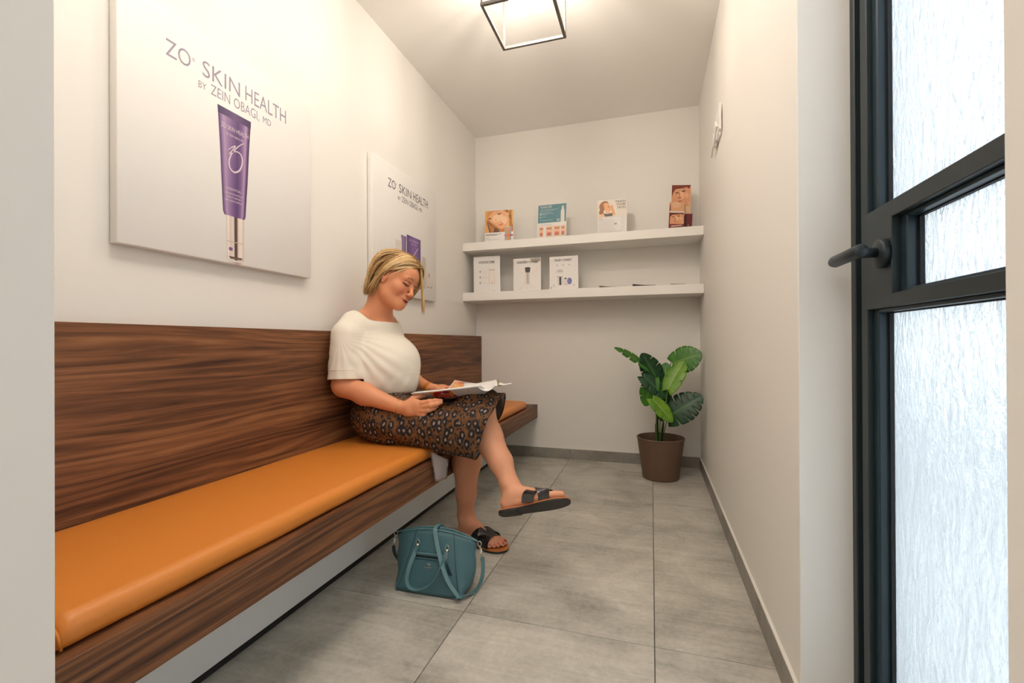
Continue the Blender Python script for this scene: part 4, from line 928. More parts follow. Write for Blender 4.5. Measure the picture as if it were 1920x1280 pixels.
# neckline: scoop
nc = A_([-1.186, 1.765, 0], np.float32)
def scoop(P):
    q = np.sqrt(((P[:, 0]-nc[0])/.091)**2+((P[:, 1]-nc[1])/.128)**2)
    return np.maximum((q-1)*.085, .93-P[:, 2])
tp.p.append((scoop, None, 0, 's', .004))
tp.fn(plane((-1.03, 1.60, .660), (.10, -.05, -1)), 'i', .012)
tp.fn(lambda P: -(P[:, 0]+1.2875), 'i', .004)
V, Q = surface(tp.ev, (-1.30, 1.45, .60), (-.92, 2.12, 1.04), .0026)
link('top', V, Q, KNIT, wm, True)
def arm_ring(a, b, t, r, thick, name, mat, w=None):
    a = A_(a); b = A_(b); d = nrm(b-a); c = lerp(a, b, t); u = nrm(np.cross(d, [0, 0, 1.])); v = np.cross(d, u); pts = [c+r*(math.cos(q)*u+math.sin(q)*v) for q in np.linspace(0, 2*math.pi, 33)]
    mb = MB()
    if w: mb.ribbon(pts, d, w, thick)
    else: mb.tube(pts, thick, 6, cap=False)
    return mb.make(name, mat, wm, True)
arm_ring(shR, slR, .70, .0652, .0014, 'sleeve_seam', KNIT)

# ------------------------------------------------------------------ leopard skirt
def leopard():
    m, nt, b = nmat('leopard_print_cloth'); v = coords(nt, (1, 1, 1)); nz = noise(nt, v, 60, 3, .6)
    dv = N(nt, 'ShaderNodeVectorMath', operation='MULTIPLY_ADD'); cb = N(nt, 'ShaderNodeTexNoise'); cb.inputs['Scale'].default_value = 55; nt.links.new(v, cb.inputs['Vector']); va = N(nt, 'ShaderNodeVertexColor'); va.layer_name = 'Col'
    nt.links.new(cb.outputs['Color'], dv.inputs[0]); dv.inputs[1].default_value = (0, .009, .009); nt.links.new(va.outputs[0], dv.inputs[2])
    sx = N(nt, 'ShaderNodeSeparateXYZ'); nt.links.new(dv.outputs[0], sx.inputs[0]); dm = N(nt, 'ShaderNodeCombineXYZ'); nt.links.new(sx.outputs[1], dm.inputs[0]); nt.links.new(sx.outputs[2], dm.inputs[1]); vo = N(nt, 'ShaderNodeTexVoronoi', voronoi_dimensions='2D'); vo.inputs['Scale'].default_value = 33; vo.inputs['Randomness'].default_value = .80; nt.links.new(dm.outputs[0], vo.inputs['Vector'])
    br = noise(nt, v, 120, 2, .5); d = math_(nt, 'ADD', vo.outputs['Distance'], math_(nt, 'MULTIPLY', math_(nt, 'SUBTRACT', br, .5), .32))
    tan = ramp(nt, nz, [(.35, L(92, 58, 28)+(1,)), (.65, L(122, 78, 36)+(1,))])
    rg = ramp(nt, d, [(.0, L(160, 144, 136)+(1,)), (.11, L(140, 116, 100)+(1,)), (.17, L(18, 20, 26)+(1,)), (.39, L(14, 16, 24)+(1,)), (.42, L(84, 64, 40)+(1,))])
    far = N(nt, 'ShaderNodeMapRange'); far.inputs[1].default_value = .39; far.inputs[2].default_value = .46; nt.links.new(d, far.inputs[0])
    v2 = N(nt, 'ShaderNodeTexVoronoi', voronoi_dimensions='2D'); v2.inputs['Scale'].default_value = 70; v2.inputs['Randomness'].default_value = 1; nt.links.new(dm.outputs[0], v2.inputs['Vector'])
    fill = math_(nt, 'MULTIPLY', math_(nt, 'LESS_THAN', math_(nt, 'ADD', v2.outputs['Distance'], math_(nt, 'MULTIPLY', math_(nt, 'SUBTRACT', br, .5), .4)), .30), math_(nt, 'GREATER_THAN', d, .50))
    tan2 = mix(nt, fill, tan, L(22, 20, 20)+(1,))
    c = mix(nt, far.outputs[0], rg, tan2)
    gp = math_(nt, 'GREATER_THAN', noise(nt, v, 75, 1, .5), .66); c = mix(nt, math_(nt, 'MULTIPLY', gp, math_(nt, 'GREATER_THAN', d, .2)), c, tan)
    at_ = N(nt, 'ShaderNodeVertexColor'); at_.layer_name = 'Col'; sp = N(nt, 'ShaderNodeSeparateColor'); nt.links.new(at_.outputs[0], sp.inputs[0])
    c2_ = mix(nt, sp.outputs[0], L(150, 138, 134)+(1,), c)
    nt.links.new(c2_, b.inputs['Base Color']); b.inputs['Roughness'].default_value = .75; bump(nt, b, noise(nt, v, 900, 2), .15, .0006); return m
LEO = leopard()
so = Field()
so.el((-1.125, 1.775, .550), (.152, .190, .115)).rc((-1.08, 1.68, .550), (-.745, 1.760, .520), .102, .086, .05).rc((-1.08, 1.87, .555), (-.675, 1.790, .600), .096, .080, .05)
so.rc((-1.02, 1.645, .535), (-.70, 1.655, .515), .070, .058, .05).rc((-.92, 1.66, .50), (-.655, 1.640, .462), .050, .046, .04)
so.rc((-.86, 1.665, .565), (-.625, 1.652, .560), .058, .058, .05)
so.rc((-.70, 1.71, .610), (-.575, 1.735, .600), .064, .070, .04)
so.rc((-1.15, 1.765, .62), (-1.15, 1.765, .69), .128, .118, .04)
def sfold(P):
    f = .0030*np.sin(P[:, 0]*34+P[:, 2]*62+1.4*np.sin(P[:, 1]*22))*np.exp(-((P[:, 0]+1.02)/.16)**2)+.0022*np.sin(P[:, 2]*55-P[:, 0]*26+P[:, 1]*18)*np.exp(-((P[:, 0]+.70)/.14)**2)
    return f.astype(np.float32)
so.fn(sfold, 'd')
hA, hB, hC_ = PE(941, 738, 1.70), PE(886, 868, 1.60), PE(939, 800, 1.88); hn = nrm(np.cross(hB-hA, hC_-hA)); hn = hn if hn[0] > 0 else -hn
def shell(P):
    d = so.ev(P); s = np.maximum(d, -(d+.0048)); s = np.maximum(s, ((P-hA.astype(np.float32))@hn.astype(np.float32)).astype(np.float32))
    return np.maximum(s, np.where(P[:, 0] < -.83, .4545-P[:, 2], .40-P[:, 2]).astype(np.float32))
V, Q = surface(shell, (-1.30, 1.52, .38), (-.50, 2.02, .80), .0024)
d = evalc(so.ev, V); dh = np.abs((V-hA)@hn); inner = (d < -.0024)
def cloth_uv(P, mask):
    P = A_(P); tt = np.clip((P[:, 0]+1.1)/.45, 0, 1); cy = 1.77-.0*tt; cz = .545+.02*tt
    return np.stack([mask, P[:, 0]+1.4, np.arctan2(P[:, 2]-cz, cy-P[:, 1])*.125+1], 1)
cc = cloth_uv(V, np.where(inner & (dh > .006), 0, 1))
link('skirt', V, Q, LEO, wm, True, cc)
# open wrap corner of the skirt hanging over the bench edge: pale lining outside in, print at its hem
fa, fb, fc, fd = PE(806, 846, 1.598), PE(842, 862, 1.640), PE(838, 897, 1.650), PE(816, 904, 1.605)
def flap(q, name, lift, lining):
    mb = MB(); n_ = 8; nn = nrm(np.cross(q[1]-q[0], q[3]-q[0])); V = []; cs = []
    for i in range(n_+1):
        for j in range(n_+1):
            a, b = i/n_, j/n_; p = (q[0]*(1-a)+q[1]*a)*(1-b)+(q[3]*(1-a)+q[2]*a)*b; p = p+nn*(lift+.004*math.sin(a*7+b*2)); V.append(p); cs.append((0, 0, 0) if (lining and b < .9 and .08 < a < .97) else (1, 1, 1))
    k = n_+1; V2 = V+[p-nn*.0016 for p in V]; m_ = len(V)
    Fc = [(i*k+j, (i+1)*k+j, (i+1)*k+j+1, i*k+j+1) for i in range(n_) for j in range(n_)]; Fc += [tuple(m_+t for t in f[::-1]) for f in Fc]
    bd = [i*k for i in range(k)]+[n_*k+j for j in range(1, k)]+[i*k+n_ for i in range(n_-1, -1, -1)]+[j for j in range(n_-1, 0, -1)]
    Fc += [(bd[i], bd[(i+1) % len(bd)], m_+bd[(i+1) % len(bd)], m_+bd[i]) for i in range(len(bd))]
    return link(name, V2, Fc, LEO, wm, True, cloth_uv(V2, A_(cs+cs)[:, 0]))
flap([fa, fb, fc, fd], 'skirt_lining_flap', .0, True)

# ------------------------------------------------------------------ sandals
SOLE = plain('black_rubber_sole', (.014, .013, .013, 1), .55); FOOTBED = leather_mat('tan_leather_footbed', L(190, 116, 58)+(1,), .5, 900, .05); STRAP = leather_mat('black_croc_strap', (.012, .010, .010, 1), .22, 160, .5)
def sandal(g, M_, top):
    e = wm
    outl = [(-.046, 0), (-.043, .017), (-.030, .030), (0, .034), (.04, .033), (.08, .036), (.12, .044), (.16, .050), (.195, .048), (.218, .036), (.228, .016), (.226, -.006), (.212, -.028), (.185, -.043), (.15, -.049), (.11, -.046), (.07, -.040), (.03, -.036), (0, -.034), (-.030, -.028), (-.043, -.016)]
    P = catmull([(a, b, 0) for a, b in outl+outl[:1]], 4)[:-1]; k = len(P)
    def slab(z0, z1, sc, name, mat, filt=None, par=None):
        pts = [(p[0], p[1]*sc) for p in P]
        if filt:
            pts = [q for q in pts if q[0] <= filt]; i0 = max(range(len(pts)), key=lambda i: pts[i][1]*(pts[i][0] > filt-.02)); pts = sorted(pts, key=lambda q: math.atan2(q[1], q[0]-.0))
        k = len(pts)
        V = [g(a, b, z1) for a, b in pts]+[g(a, b, z0) for a, b in pts]
        Fc = [tuple(range(k)), tuple(range(2*k-1, k-1, -1))]+[(i, k+i, k+(i+1) % k, (i+1) % k) for i in range(k)]
        return link(name, V, Fc, mat, par)
    sd = slab(-.0035, .0005, 1.0, 'sandal', FOOTBED, None, wm)
    slab(-.0095, -.0035, 1.0, 'sole', SOLE, None, sd); slab(-.0125, -.0095, .98, 'heel', SOLE, .030, sd)
    def strap(x0, x1, w, hgt, lift=0):
        pts = []; sides = []
        for t in np.linspace(0, math.pi, 15):
            a = x0+(x1-x0)*(1-math.cos(t))/2; c_ = math.cos(t); pts.append(g(a, .047*abs(c_)**.8*(1 if c_ > 0 else -1), .002+(hgt+lift)*math.sin(t)**.75)); sides.append(M_@A_([1, (x1-x0)*-1.2, -.34*math.sin(t)]))
        MB().ribbon(pts, sides, w, .0022).make('strap', STRAP, sd)
    strap(.082, .142, .044, .050); strap(.144, .094, .042, .0525); strap(.152, .158, .024, .045)
sandal(gR, MR_, 0); sandal(gL, ML_, 0)
# jewellery and watch
def bracelet(c, d, r, th, name, mat, w=None, beads=False, e=1.0):
    d = nrm(d); u = nrm(np.cross(d, [0, 0, 1.])); v = np.cross(d, u); pts = [A_(c)+r*(math.cos(q)*u+e*math.sin(q)*v) for q in np.linspace(0, 2*math.pi, 37)]; mb = MB()
    if w: mb.ribbon(pts, d, w, th)
    else: mb.tube(pts, [th*(1.35 if i % 2 and beads else .8) for i in range(37)], 6, cap=False)
    return mb.make(name, mat, wm, not w)
dR = nrm(wrR-elR); bracelet(wrR-dR*.004, dR+A_([0, 0, .15]), .0285, .0011, 'bracelet', GOLD, beads=True); bracelet(wrR+dR*.004, dR-A_([0, 0, .1]), .0290, .0009, 'bracelet', GOLD, beads=True)
dL = nrm(wrL-elL); bracelet(wrL-dL*.004, dL, .0272, .003, 'watch_band', leather_mat('amber_band', L(206, 128, 30)+(1,), .35, 400, .1), w=.020)
nkc = A_([-1.128, 1.764, .975]); pts = [A_([-1.165, 1.764, .985])+A_([.080*math.cos(t), .085*math.sin(t), -.030*math.cos(t)]) for t in np.linspace(-1.9, 1.9, 40)]
from_skin = []
for p in pts:       # rest the chain on the skin
    q = A_(p, float)
    for _ in range(12):
        d0 = float(sk.ev(q[None])[0]); gr = A_([float(sk.ev((q+ee)[None])[0]-sk.ev((q-ee)[None])[0]) for ee in np.eye(3)*.001])/.002; q = q-(d0-.0008)*gr/max(gr@gr, .2)
    from_skin.append(q)
MB().tube([sum(from_skin[max(0, i-2):i+3])/len(from_skin[max(0, i-2):i+3]) for i in range(len(from_skin))], .0007, 5, cap=False).make('necklace', GOLD, wm, True)
bracelet(PE(806, 768.3, 1.600), dx*0+A_([1, .1, 0.1]), .0100, .0010, 'ring', SILVER)

# ------------------------------------------------------------------ magazine
mg = tag(empty('magazine', (-.80, 1.77, .66)), 'open magazine with a red lipstick-coloured cover picture held on her lap', 'magazine')
def sheet(name, rows, mat, th=.0012, cols=None, nsub=6, par=mg):
    """rows of points (world); catmull-refined, given thickness"""
    rows = [catmull(r, nsub) for r in rows]; rows = [list(c) for c in zip(*[catmull([r[i] for r in rows], nsub) if len(rows) > 2 else [lerp(rows[0][i], rows[1][i], t) for t in np.linspace(0, 1, 7)] for i in range(len(rows[0]))])]
    a, b = len(rows), len(rows[0]); V = [p for r in rows for p in r]; n_ = nrm(np.cross(rows[0][-1]-rows[0][0], rows[-1][0]-rows[0][0])); m_ = len(V)
    V2 = V+[p-n_*th for p in V]; Fc = [(i*b+j, i*b+j+1, (i+1)*b+j+1, (i+1)*b+j) for i in range(a-1) for j in range(b-1)]; Fc += [tuple(m_+t for t in f[::-1]) for f in Fc]
    bd = list(range(b))+[i*b+b-1 for i in range(1, a)]+[(a-1)*b+j for j in range(b-2, -1, -1)]+[i*b for i in range(a-2, 0, -1)]; Fc += [(bd[i], m_+bd[i], m_+bd[(i+1) % len(bd)], bd[(i+1) % len(bd)]) for i in range(len(bd))]
    o = link(name, V2, Fc, mat, par, True); return o, rows, n_
YN, YM, YFAR = 1.612, 1.70, 1.93
top_e = [PE(770.5, 736.5, YN), PE(812, 732.5, YN), PE(855, 727.8, YN), PE(897, 722.8, YN+.01)]
mid_e = [PE(783, 748.5, YM), PE(826, 748.6, YM), PE(872, 741, YM), PE(912, 735.0, YM)]
o, rows, n1 = sheet('front_cover', [top_e, mid_e], PAPER, .003)
# cover picture: red lips and cosmetics print, laid on the outer face
o_, r_, t_ = mid_e[0], None, None
def onq(a, b, off):
    T = A_(catmull(top_e, 6)); M2 = A_(catmull(mid_e, 6)); i = a*(len(T)-1); k = min(int(i), len(T)-2); f_ = i-k
    p = lerp(T[k], T[k+1], f_)*b+lerp(M2[k], M2[k+1], f_)*(1-b); n_ = nrm(np.cross(mid_e[3]-mid_e[0], top_e[0]-mid_e[0])); n_ = n_ if n_[1] < 0 else -n_; return p+n_*off
cov = [(L(222, 210, 202), R4(.0, 0, .26, 1)), (L(224, 160, 96), R4(.27, .02, .58, .98)), (L(206, 62, 40), [(.31, .05), (.58, .1), (.55, .85), (.36, .95), (.30, .6)]), (L(176, 20, 36), ell(.37, .78, .06, .14)), (L(120, 20, 60), ell(.50, .80, .05, .16)), (L(226, 90, 60), ell(.44, .45, .09, .2)),
       (L(60, 14, 24), ell(.42, .2, .09, .13)), (L(230, 170, 130), ell(.45, .22, .05, .06)), (L(160, 60, 100), ell(.56, .25, .03, .14)), (L(222, 150, 60), ell(.545, .6, .025, .18)), (L(212, 204, 198), R4(.60, .0, .99, .97)), (L(90, 90, 100), ell(.80, .62, .008, .06))]
mb = MB()
for k, (c, pl) in enumerate(cov):
    # subdivide long edges so the print follows the bend
    q = []
    for i in range(len(pl)):
        a, b = pl[i], pl[(i+1) % len(pl)]; ns = 6 if len(pl) == 4 else 1
        q += [tuple(lerp(a, b, t/ns)) for t in range(ns)]
    mb.add([onq(a, b, .0034+.0002*k) for a, b in q], [tuple(range(len(q)))], c)
mb.make('printed_picture', PRINT, mg, cols=True)
# page block between the covers and the far page leaning up
pg_t = [p+A_([.006, .010, .003]) for p in top_e]; sheet('page_block', [pg_t, [p+A_([.004, .004, .004]) for p in mid_e]], PAPER, .004)
far_b = [PE(833, 737, 1.78), PE(865, 734, 1.78), PE(900, 731, 1.78), PE(915, 730, 1.78)]
far_t = [PE(852.6, 712.3, YFAR), PE(868, 714.8, YFAR), PE(884, 717.5, YFAR), PE(899, 718.5, YFAR)]
o, rows, _n = sheet('page', [far_b, far_t], PAPER, .0016)
def onf(a, b, off): return lerp(lerp(far_b[0], far_b[3], a), lerp(far_t[0], far_t[3], a), b)+nrm(_n if _n[1] < 0 else -_n)*off
mb = MB()
for k, (c, pl) in enumerate([(L(226, 150, 96), R4(.06, .3, .42, .9)), (L(196, 120, 92), ell(.3, .78, .1, .08)), (L(120, 96, 86), R4(.35, .84, .52, .88)), (L(120, 96, 86), R4(.35, .74, .62, .76)), (L(226, 220, 214), R4(.5, .3, .9, .7)), (L(230, 176, 110), R4(.12, .34, .3, .6))]): mb.add([onf(a, b, .003+.0002*k) for a, b in pl], [tuple(range(len(pl)))], c)
mb.make('printed_picture', PRINT, mg, cols=True)['kind'] = 'stuff'
sheet('page', [[p+A_([.004, .004, .002]) for p in mid_e], far_b], PAPER, .0016)
# loose curling pages at the right end
cu_n = [PE(890, 722.5, 1.63), PE(903, 730, 1.63), PE(914, 732.5, 1.63), PE(922, 729, 1.63), PE(927, 723.5, 1.63), PE(933, 722.5, 1.63)]
cu_f = [PE(893, 718.5, 1.86), PE(905, 716.0, 1.86), PE(915, 714.0, 1.86), PE(923, 712.5, 1.86), PE(929, 711.2, 1.86), PE(931, 711.0, 1.86)]
sheet('page', [cu_n, cu_f], PAPER, .0012)
sheet('page', [[PE(930.5, 711, 1.87), PE(936, 714.5, 1.87), PE(943, 719, 1.87), PE(951, 719, 1.87), PE(958, 718, 1.87)], [PE(930.5, 724, 1.70), PE(936, 723.6, 1.70), PE(943, 722, 1.70), PE(951, 721.5, 1.70), PE(957, 720, 1.70)]], plain('olive_page', L(150, 132, 96)+(1,), .5), .0012)
sheet('page', [[PE(935, 720.5, 1.69), PE(943, 721.5, 1.69), PE(951, 720.5, 1.69), PE(959, 718.8, 1.69)], [PE(937, 715.5, 1.86), PE(944, 718.6, 1.86), PE(951, 718.6, 1.86), PE(959, 717.5, 1.86)]], PAPER, .0012)


# ================================================================== handbag
TEAL = leather_mat('teal_pebbled_leather', L(68, 106, 114)+(1,), .42, 1300, .35); TEAL_L = leather_mat('teal_strap_leather', L(88, 126, 132)+(1,), .42, 1300, .2); TEAL_D = plain('dark_teal_edge', L(26, 52, 60)+(1,), .5)
bfL, bfR, bkR = at(745, 1102, 2, .004), at(865, 1121, 2, .004), at(887, 1102, 2, .004)
bx = nrm(bfR-bfL); by_ = nrm(np.cross([0, 0, 1.], bx)); bw = float(np.linalg.norm(bfR-bfL)); bc = (bfL+bfR)/2+by_*.050
hb = tag(empty('handbag', tuple(A_([bc[0], bc[1], 0]))), 'teal leather handbag with long shoulder strap standing on the floor by her feet', 'handbag')
HT = .168
def bagp(u, t, side=-1, off=0.0):
    """u -1..1 across, t 0..1 up, side -1 front +1 back"""
    sg = 1 if u >= 0 else -1; au = abs(u)
    Fw = bw/2*(.96-.37*t); Fd = .050*(1-t)**.85+.009; Ew = bw/2*.985+.004+bw/2*.27*t+.016*math.sin(math.pi*min(1, t*1.25+.05)); f_ = au/.7
    if au <= .7: x_, d_ = Fw*f_, Fd+(.003*(1-f_**4))
    else:
        k = (au-.7)/.3; x_ = Fw+(Ew-Fw)*(k if t > .3 else k**(.35+2.1*t)); d_ = Fd*(1-k**(1.5 if t > .25 else 1.5+6*(.25-t)))+.0035*(k*(1-k)*4)*(1-t)+.0015
    z = .004+HT*t*(1+.17*(1-(x_/Ew)**2)*t)
    return A_([bc[0], bc[1], 0])+bx*sg*x_+by_*side*(d_+off)+A_([0, 0, z])+by_*.016*t
us = np.concatenate([np.linspace(-1, -.70, 8), np.linspace(-.6, .6, 13), np.linspace(.70, 1, 8)]); ts = np.linspace(0, 1, 15)
V = []; k = len(us)
for t in ts:
    bul = .006*math.sin(math.pi*t)
    V += [bagp(u, t, -1, bul*(1-u*u)) for u in us]+[bagp(u, t, 1, bul*(1-u*u)) for u in us[::-1]]
K = 2*k; Fc = [(i*K+j, i*K+(j+1) % K, (i+1)*K+(j+1) % K, (i+1)*K+j) for i in range(len(ts)-1) for j in range(K)]
Fc += [(j, K-1-j, K-2-j, j+1) for j in range(k-1)]+[((len(ts)-1)*K+j, (len(ts)-1)*K+j+1, (len(ts)-1)*K+K-2-j, (len(ts)-1)*K+K-1-j) for j in range(k-1)]
bag = link('bag_body', V, Fc, TEAL, hb, True)
# seams, rolled top edge
mb = MB()
for s in (-1, 1):
    MB().tube([bagp(s*.70, t, -1, .006*math.sin(math.pi*t)*(1-.49)+.0004) for t in ts], .0011, 6).make('seam', TEAL_D, bag, True)
MB().tube([bagp(u, 1, -1, .0)+A_([0, 0, .001]) for u in us], .0026, 8).tube([bagp(u, 1, 1, .0)+A_([0, 0, .001]) for u in us], .0026, 8).make('top_piping', TEAL_L, hb, True)
MB().ribbon([bagp(u, 1, -1)*.5+bagp(u, 1, 1)*.5-A_([0, 0, .003]) for u in us], by_, .010, .002).make('zip', BLACKP, hb)
# outer pocket
def onbag(u, t, off=.004): return bagp(u, t, -1, .006*math.sin(math.pi*t)*(1-u*u)+off)
MB().ribbon([onbag(u, .66, .003) for u in np.linspace(-.46, .42, 12)], (0, 0, 1), .010, .004).make('pocket_flap', TEAL_L, hb, True)
MB().ribbon([onbag(u, .615, .0012) for u in np.linspace(-.46, .42, 12)], (0, 0, 1), .0045, .0015).make('pocket_zip', BLACKP, hb)
MB().ribbon([onbag(u, .59, .0022) for u in np.linspace(-.46, .42, 12)], (0, 0, 1), .004, .003).make('pocket_edge', TEAL, hb, True)
# maker's plate: small horse-and-carriage emblem over the word
o_ = onbag(-.14, .455, .004); r_ = onbag(.06, .455, .004)-o_; u_ = nrm(onbag(-.04, .6, .004)-onbag(-.04, .45, .004)); bn_ = nrm(np.cross(r_, u_))
text('COACH', o_, r_, u_*.0062, SILVER, hb, 'maker_name', bold=.02, lift=.0015); text('NEW YORK', o_+r_*.3-u_*.0055, r_*.4, u_*.0025, SILVER, hb, 'maker_name', lift=.0015)
q_ = lambda a, b: o_+r_*a+u_*b+bn_*.0016
mb = MB()
for c_ in (.38, .56): mb.torus(q_(c_, .0115), .0026, .0004, bn_, 14, 5)
mb.tube([q_(.30, .013), q_(.42, .0135), q_(.52, .0150), q_(.62, .0145)], .0005, 5).tube([q_(.42, .0135), q_(.43, .0175), q_(.54, .0175), q_(.56, .0145)], .0005, 5)
mb.tube([q_(.64, .009), q_(.67, .0135), q_(.76, .0135), q_(.80, .0165)], .0008, 5).tube([q_(.76, .0135), q_(.77, .009)], .0005, 5).tube([q_(.70, .0135), q_(.69, .009)], .0005, 5)
o = mb.make('emblem', SILVER, hb); o['kind'] = 'stuff'
# rings and hardware
def ring(p, name='ring', R=.0085, par=hb, ax=None): return MB().torus(p, R, .0014, by_ if ax is None else ax, 24, 8, e=1.25).make(name, SILVER, par, True)
r1, r2 = onbag(-.50, .83, .007), onbag(.50, .80, .007)
for p in (r1, r2):
    ring(p, R=.0072); MB().ribbon([p+A_([0, 0, .013])+by_*.003, p+A_([0, 0, .007])-by_*.001], bx, .008, .003).make('loop_tab', TEAL_L, hb)
# handles: front one hangs forward in a loop; its ends clip to the rings
hnd = [r1-A_([0, 0, .010]), r1-A_([0, 0, .028])-by_*.006-bx*.006, onbag(-.54, .46, .012), onbag(-.50, .24, .016), onbag(-.36, .13, .020), onbag(-.14, .13, .020), onbag(.10, .24, .018), onbag(.28, .42, .016), onbag(.40, .60, .014), r2-A_([0, 0, .012])]
P = catmull(hnd, 7); n_ = len(P)
sides = [nrm(by_*math.cos(a)+bx*math.sin(a)) for a in np.interp(np.arange(n_)/(n_-1), [0, .15, .42, .75, 1], [1.45, 1.15, .15, .05, .7])]
MB().ribbon(P, sides, .0140, .0026).make('handle', TEAL_L, hb)
MB().ribbon([r1-A_([0, 0, .006])-by_*.003, r1-A_([0, 0, .018])-by_*.006-bx*.001, r1-A_([0, 0, .031])-by_*.0085-bx*.004, r1-A_([0, 0, .036])-by_*.009-bx*.005], bx, [.012, .013, .010, .003], .003).make('handle_tab', TEAL_L, hb)
for p in (r1, r2): MB().tube([p-A_([0, 0, .004])-by_*.001, p-A_([0, 0, .012])-by_*.003], [.0052, .0062], 10).make('clasp', SILVER, hb, True)
for i in range(5): MB().torus(r2-A_([0, 0, .014+.0062*i])-by_*(.006+.001*i)+bx*.0015*(i % 2), .0032, .0009, by_ if i % 2 else bx, 12, 6).make('chain_link', SILVER, hb, True)
# hanging leather tag
q0 = r2-A_([0, 0, .042])-by_*.020
MB().ribbon([q0+bx*.006, q0+bx*.011-A_([0, 0, .018]), q0+bx*.020-A_([0, 0, .044])], bx, [.004, .009, .014], .003).make('hang_tag', TEAL_D, hb)
MB().ribbon([q0-bx*.004, q0-bx*.010-A_([0, 0, .02]), q0-bx*.014-A_([0, 0, .045])], bx, [.008, .020, .022], .003).make('hang_tag', TEAL_L, hb)
# back handle folds over the top and the shoulder strap falls in front
eR = bagp(1, .985, -1)*.5+bagp(1, .985, 1)*.5+bx*.004; eL = bagp(-1, .985, -1)*.5+bagp(-1, .985, 1)*.5-bx*.004
for p, s in ((eR, 1), (eL, -1)):
    ring(p+bx*s*.004-A_([0, 0, .004]), R=.0068, ax=by_); mbq = MB()
    for i in range(3): mbq.torus(p+bx*s*(.007+.0015*i)-A_([0, 0, .018+.010*i]), .0045, .0013, by_ if i % 2 else bx, 14, 7)
    mbq.tube([p+bx*s*.009-A_([0, 0, .02]), p+bx*s*.014-A_([0, 0, .053])], .0022, 8); o = mbq.make('swivel_clip', SILVER, hb, True); o['kind'] = 'stuff'
top_back = bagp(.02, 1, 1)
st = [eR+bx*.014-A_([0, 0, .050]), eR+bx*.017-A_([0, 0, .085]), eR+bx*.012-by_*.006-A_([0, 0, .130]), eR-bx*.010-by_*.020-A_([0, 0, .165]), bfR+bx*.008-by_*.012+A_([0, 0, .012]), bfR-bx*.014-by_*.020+A_([0, 0, .012]),
      onbag(.76, .10, .020), onbag(.56, .30, .018), onbag(.42, .50, .016), onbag(.30, .68, .013), onbag(.16, .86, .010), onbag(.03, 1.0, .006)+A_([0, 0, .004]), bagp(.02, 1, 1)+A_([0, 0, .010])-by_*.004, bagp(.10, 1, 1)+A_([0, 0, .006])+by_*.010, bagp(.24, .90, 1, .008)]
P = catmull(st, 7); n_ = len(P)
angs = np.interp(np.arange(n_)/(n_-1), [0, .25, .36, .50, .70, .85, 1], [.9, .7, .3, .75, 1.25, 1.35, 1.2])
MB().ribbon(P, [nrm(by_*math.cos(a)+bx*math.sin(a)) for a in angs], .0140, .0026).make('shoulder_strap', TEAL_L, hb)
stl = [eL-bx*.014-A_([0, 0, .050]), eL-bx*.012+by_*.004-A_([0, 0, .08]), eL+bx*.002+by_*.02-A_([0, 0, .12])]
MB().ribbon(catmull(stl, 6), bx, .0125, .003).make('shoulder_strap', TEAL_D, hb)
MB().ribbon(catmull([onbag(.60, 1.0, .0)+A_([0, 0, .0]), bagp(.58, .9, 1, .010)], 4), bx, .011, .003).make('back_handle', TEAL_D, hb)

# ================================================================== potted monstera
POT = plain('brown_plastic_pot', L(104, 80, 64)+(1,), .5)
pc = A_([.053, 3.062, 0]); r1_, r0_, ph = .1475, .1130, .262
pp = tag(empty('potted_plant', tuple(pc)), 'split-leaf green plant in a round brown pot in the far right corner', 'plant')
prof = [(0, 0), (r0_-.006, 0), (r0_-.001, .003), (r0_, .008), (r1_-.003, ph-.014), (r1_-.0028, ph-.012), (r1_, ph-.010), (r1_, ph-.002), (r1_-.002, ph), (r1_-.006, ph), (r1_-.008, ph-.003), (r1_-.010, ph-.04), (r1_-.022, ph-.12), (0, ph-.12)]
MB().lathe(pc, prof, 56).make('pot', POT, pp, True)
MB().lathe(pc+A_([0, 0, ph-.121]), [(0, .004), (.05, .006), (.10, .003), (.124, .0)], 24).make('soil', plain('dark_soil', (.012, .010, .008, 1), .9), pp, True)
def leaf_mat(name, c1, c2, vein):
    m, nt, b = nmat(name); v = coords(nt); n = noise(nt, v, 14, 3); c = ramp(nt, n, [(.35, c1+(1,)), (.65, c2+(1,))])
    a = N(nt, 'ShaderNodeVertexColor'); a.layer_name = 'Col'; s = N(nt, 'ShaderNodeSeparateColor'); nt.links.new(a.outputs[0], s.inputs[0])
    nt.links.new(mix(nt, s.outputs[0], c, vein+(1,)), b.inputs['Base Color']); b.inputs['Roughness'].default_value = .35
    tr = N(nt, 'ShaderNodeBsdfTranslucent'); nt.links.new(c, tr.inputs[0]); ms = N(nt, 'ShaderNodeMixShader'); ms.inputs[0].default_value = .22; nt.links.new(b.outputs[0], ms.inputs[1]); nt.links.new(tr.outputs[0], ms.inputs[2]); nt.links.new(ms.outputs[0], nt.nodes['Material Output'].inputs[0]); return m
LD = leaf_mat('dark_green_leaf', L(22, 62, 36), L(32, 80, 44), L(70, 120, 60)); LM = leaf_mat('mid_green_leaf', L(52, 112, 34), L(74, 136, 40), L(120, 160, 70)); LB = leaf_mat('bright_green_leaf', L(92, 146, 36), L(122, 170, 46), L(160, 190, 90))
STEM = plain('green_stem', L(86, 120, 50)+(1,), .5); STEMD = plain('dark_stem', L(24, 34, 22)+(1,), .5)
LP = lambda cx, cy, Y: at(1130+.23438*cx, 620+.23438*cy, 1, Y)
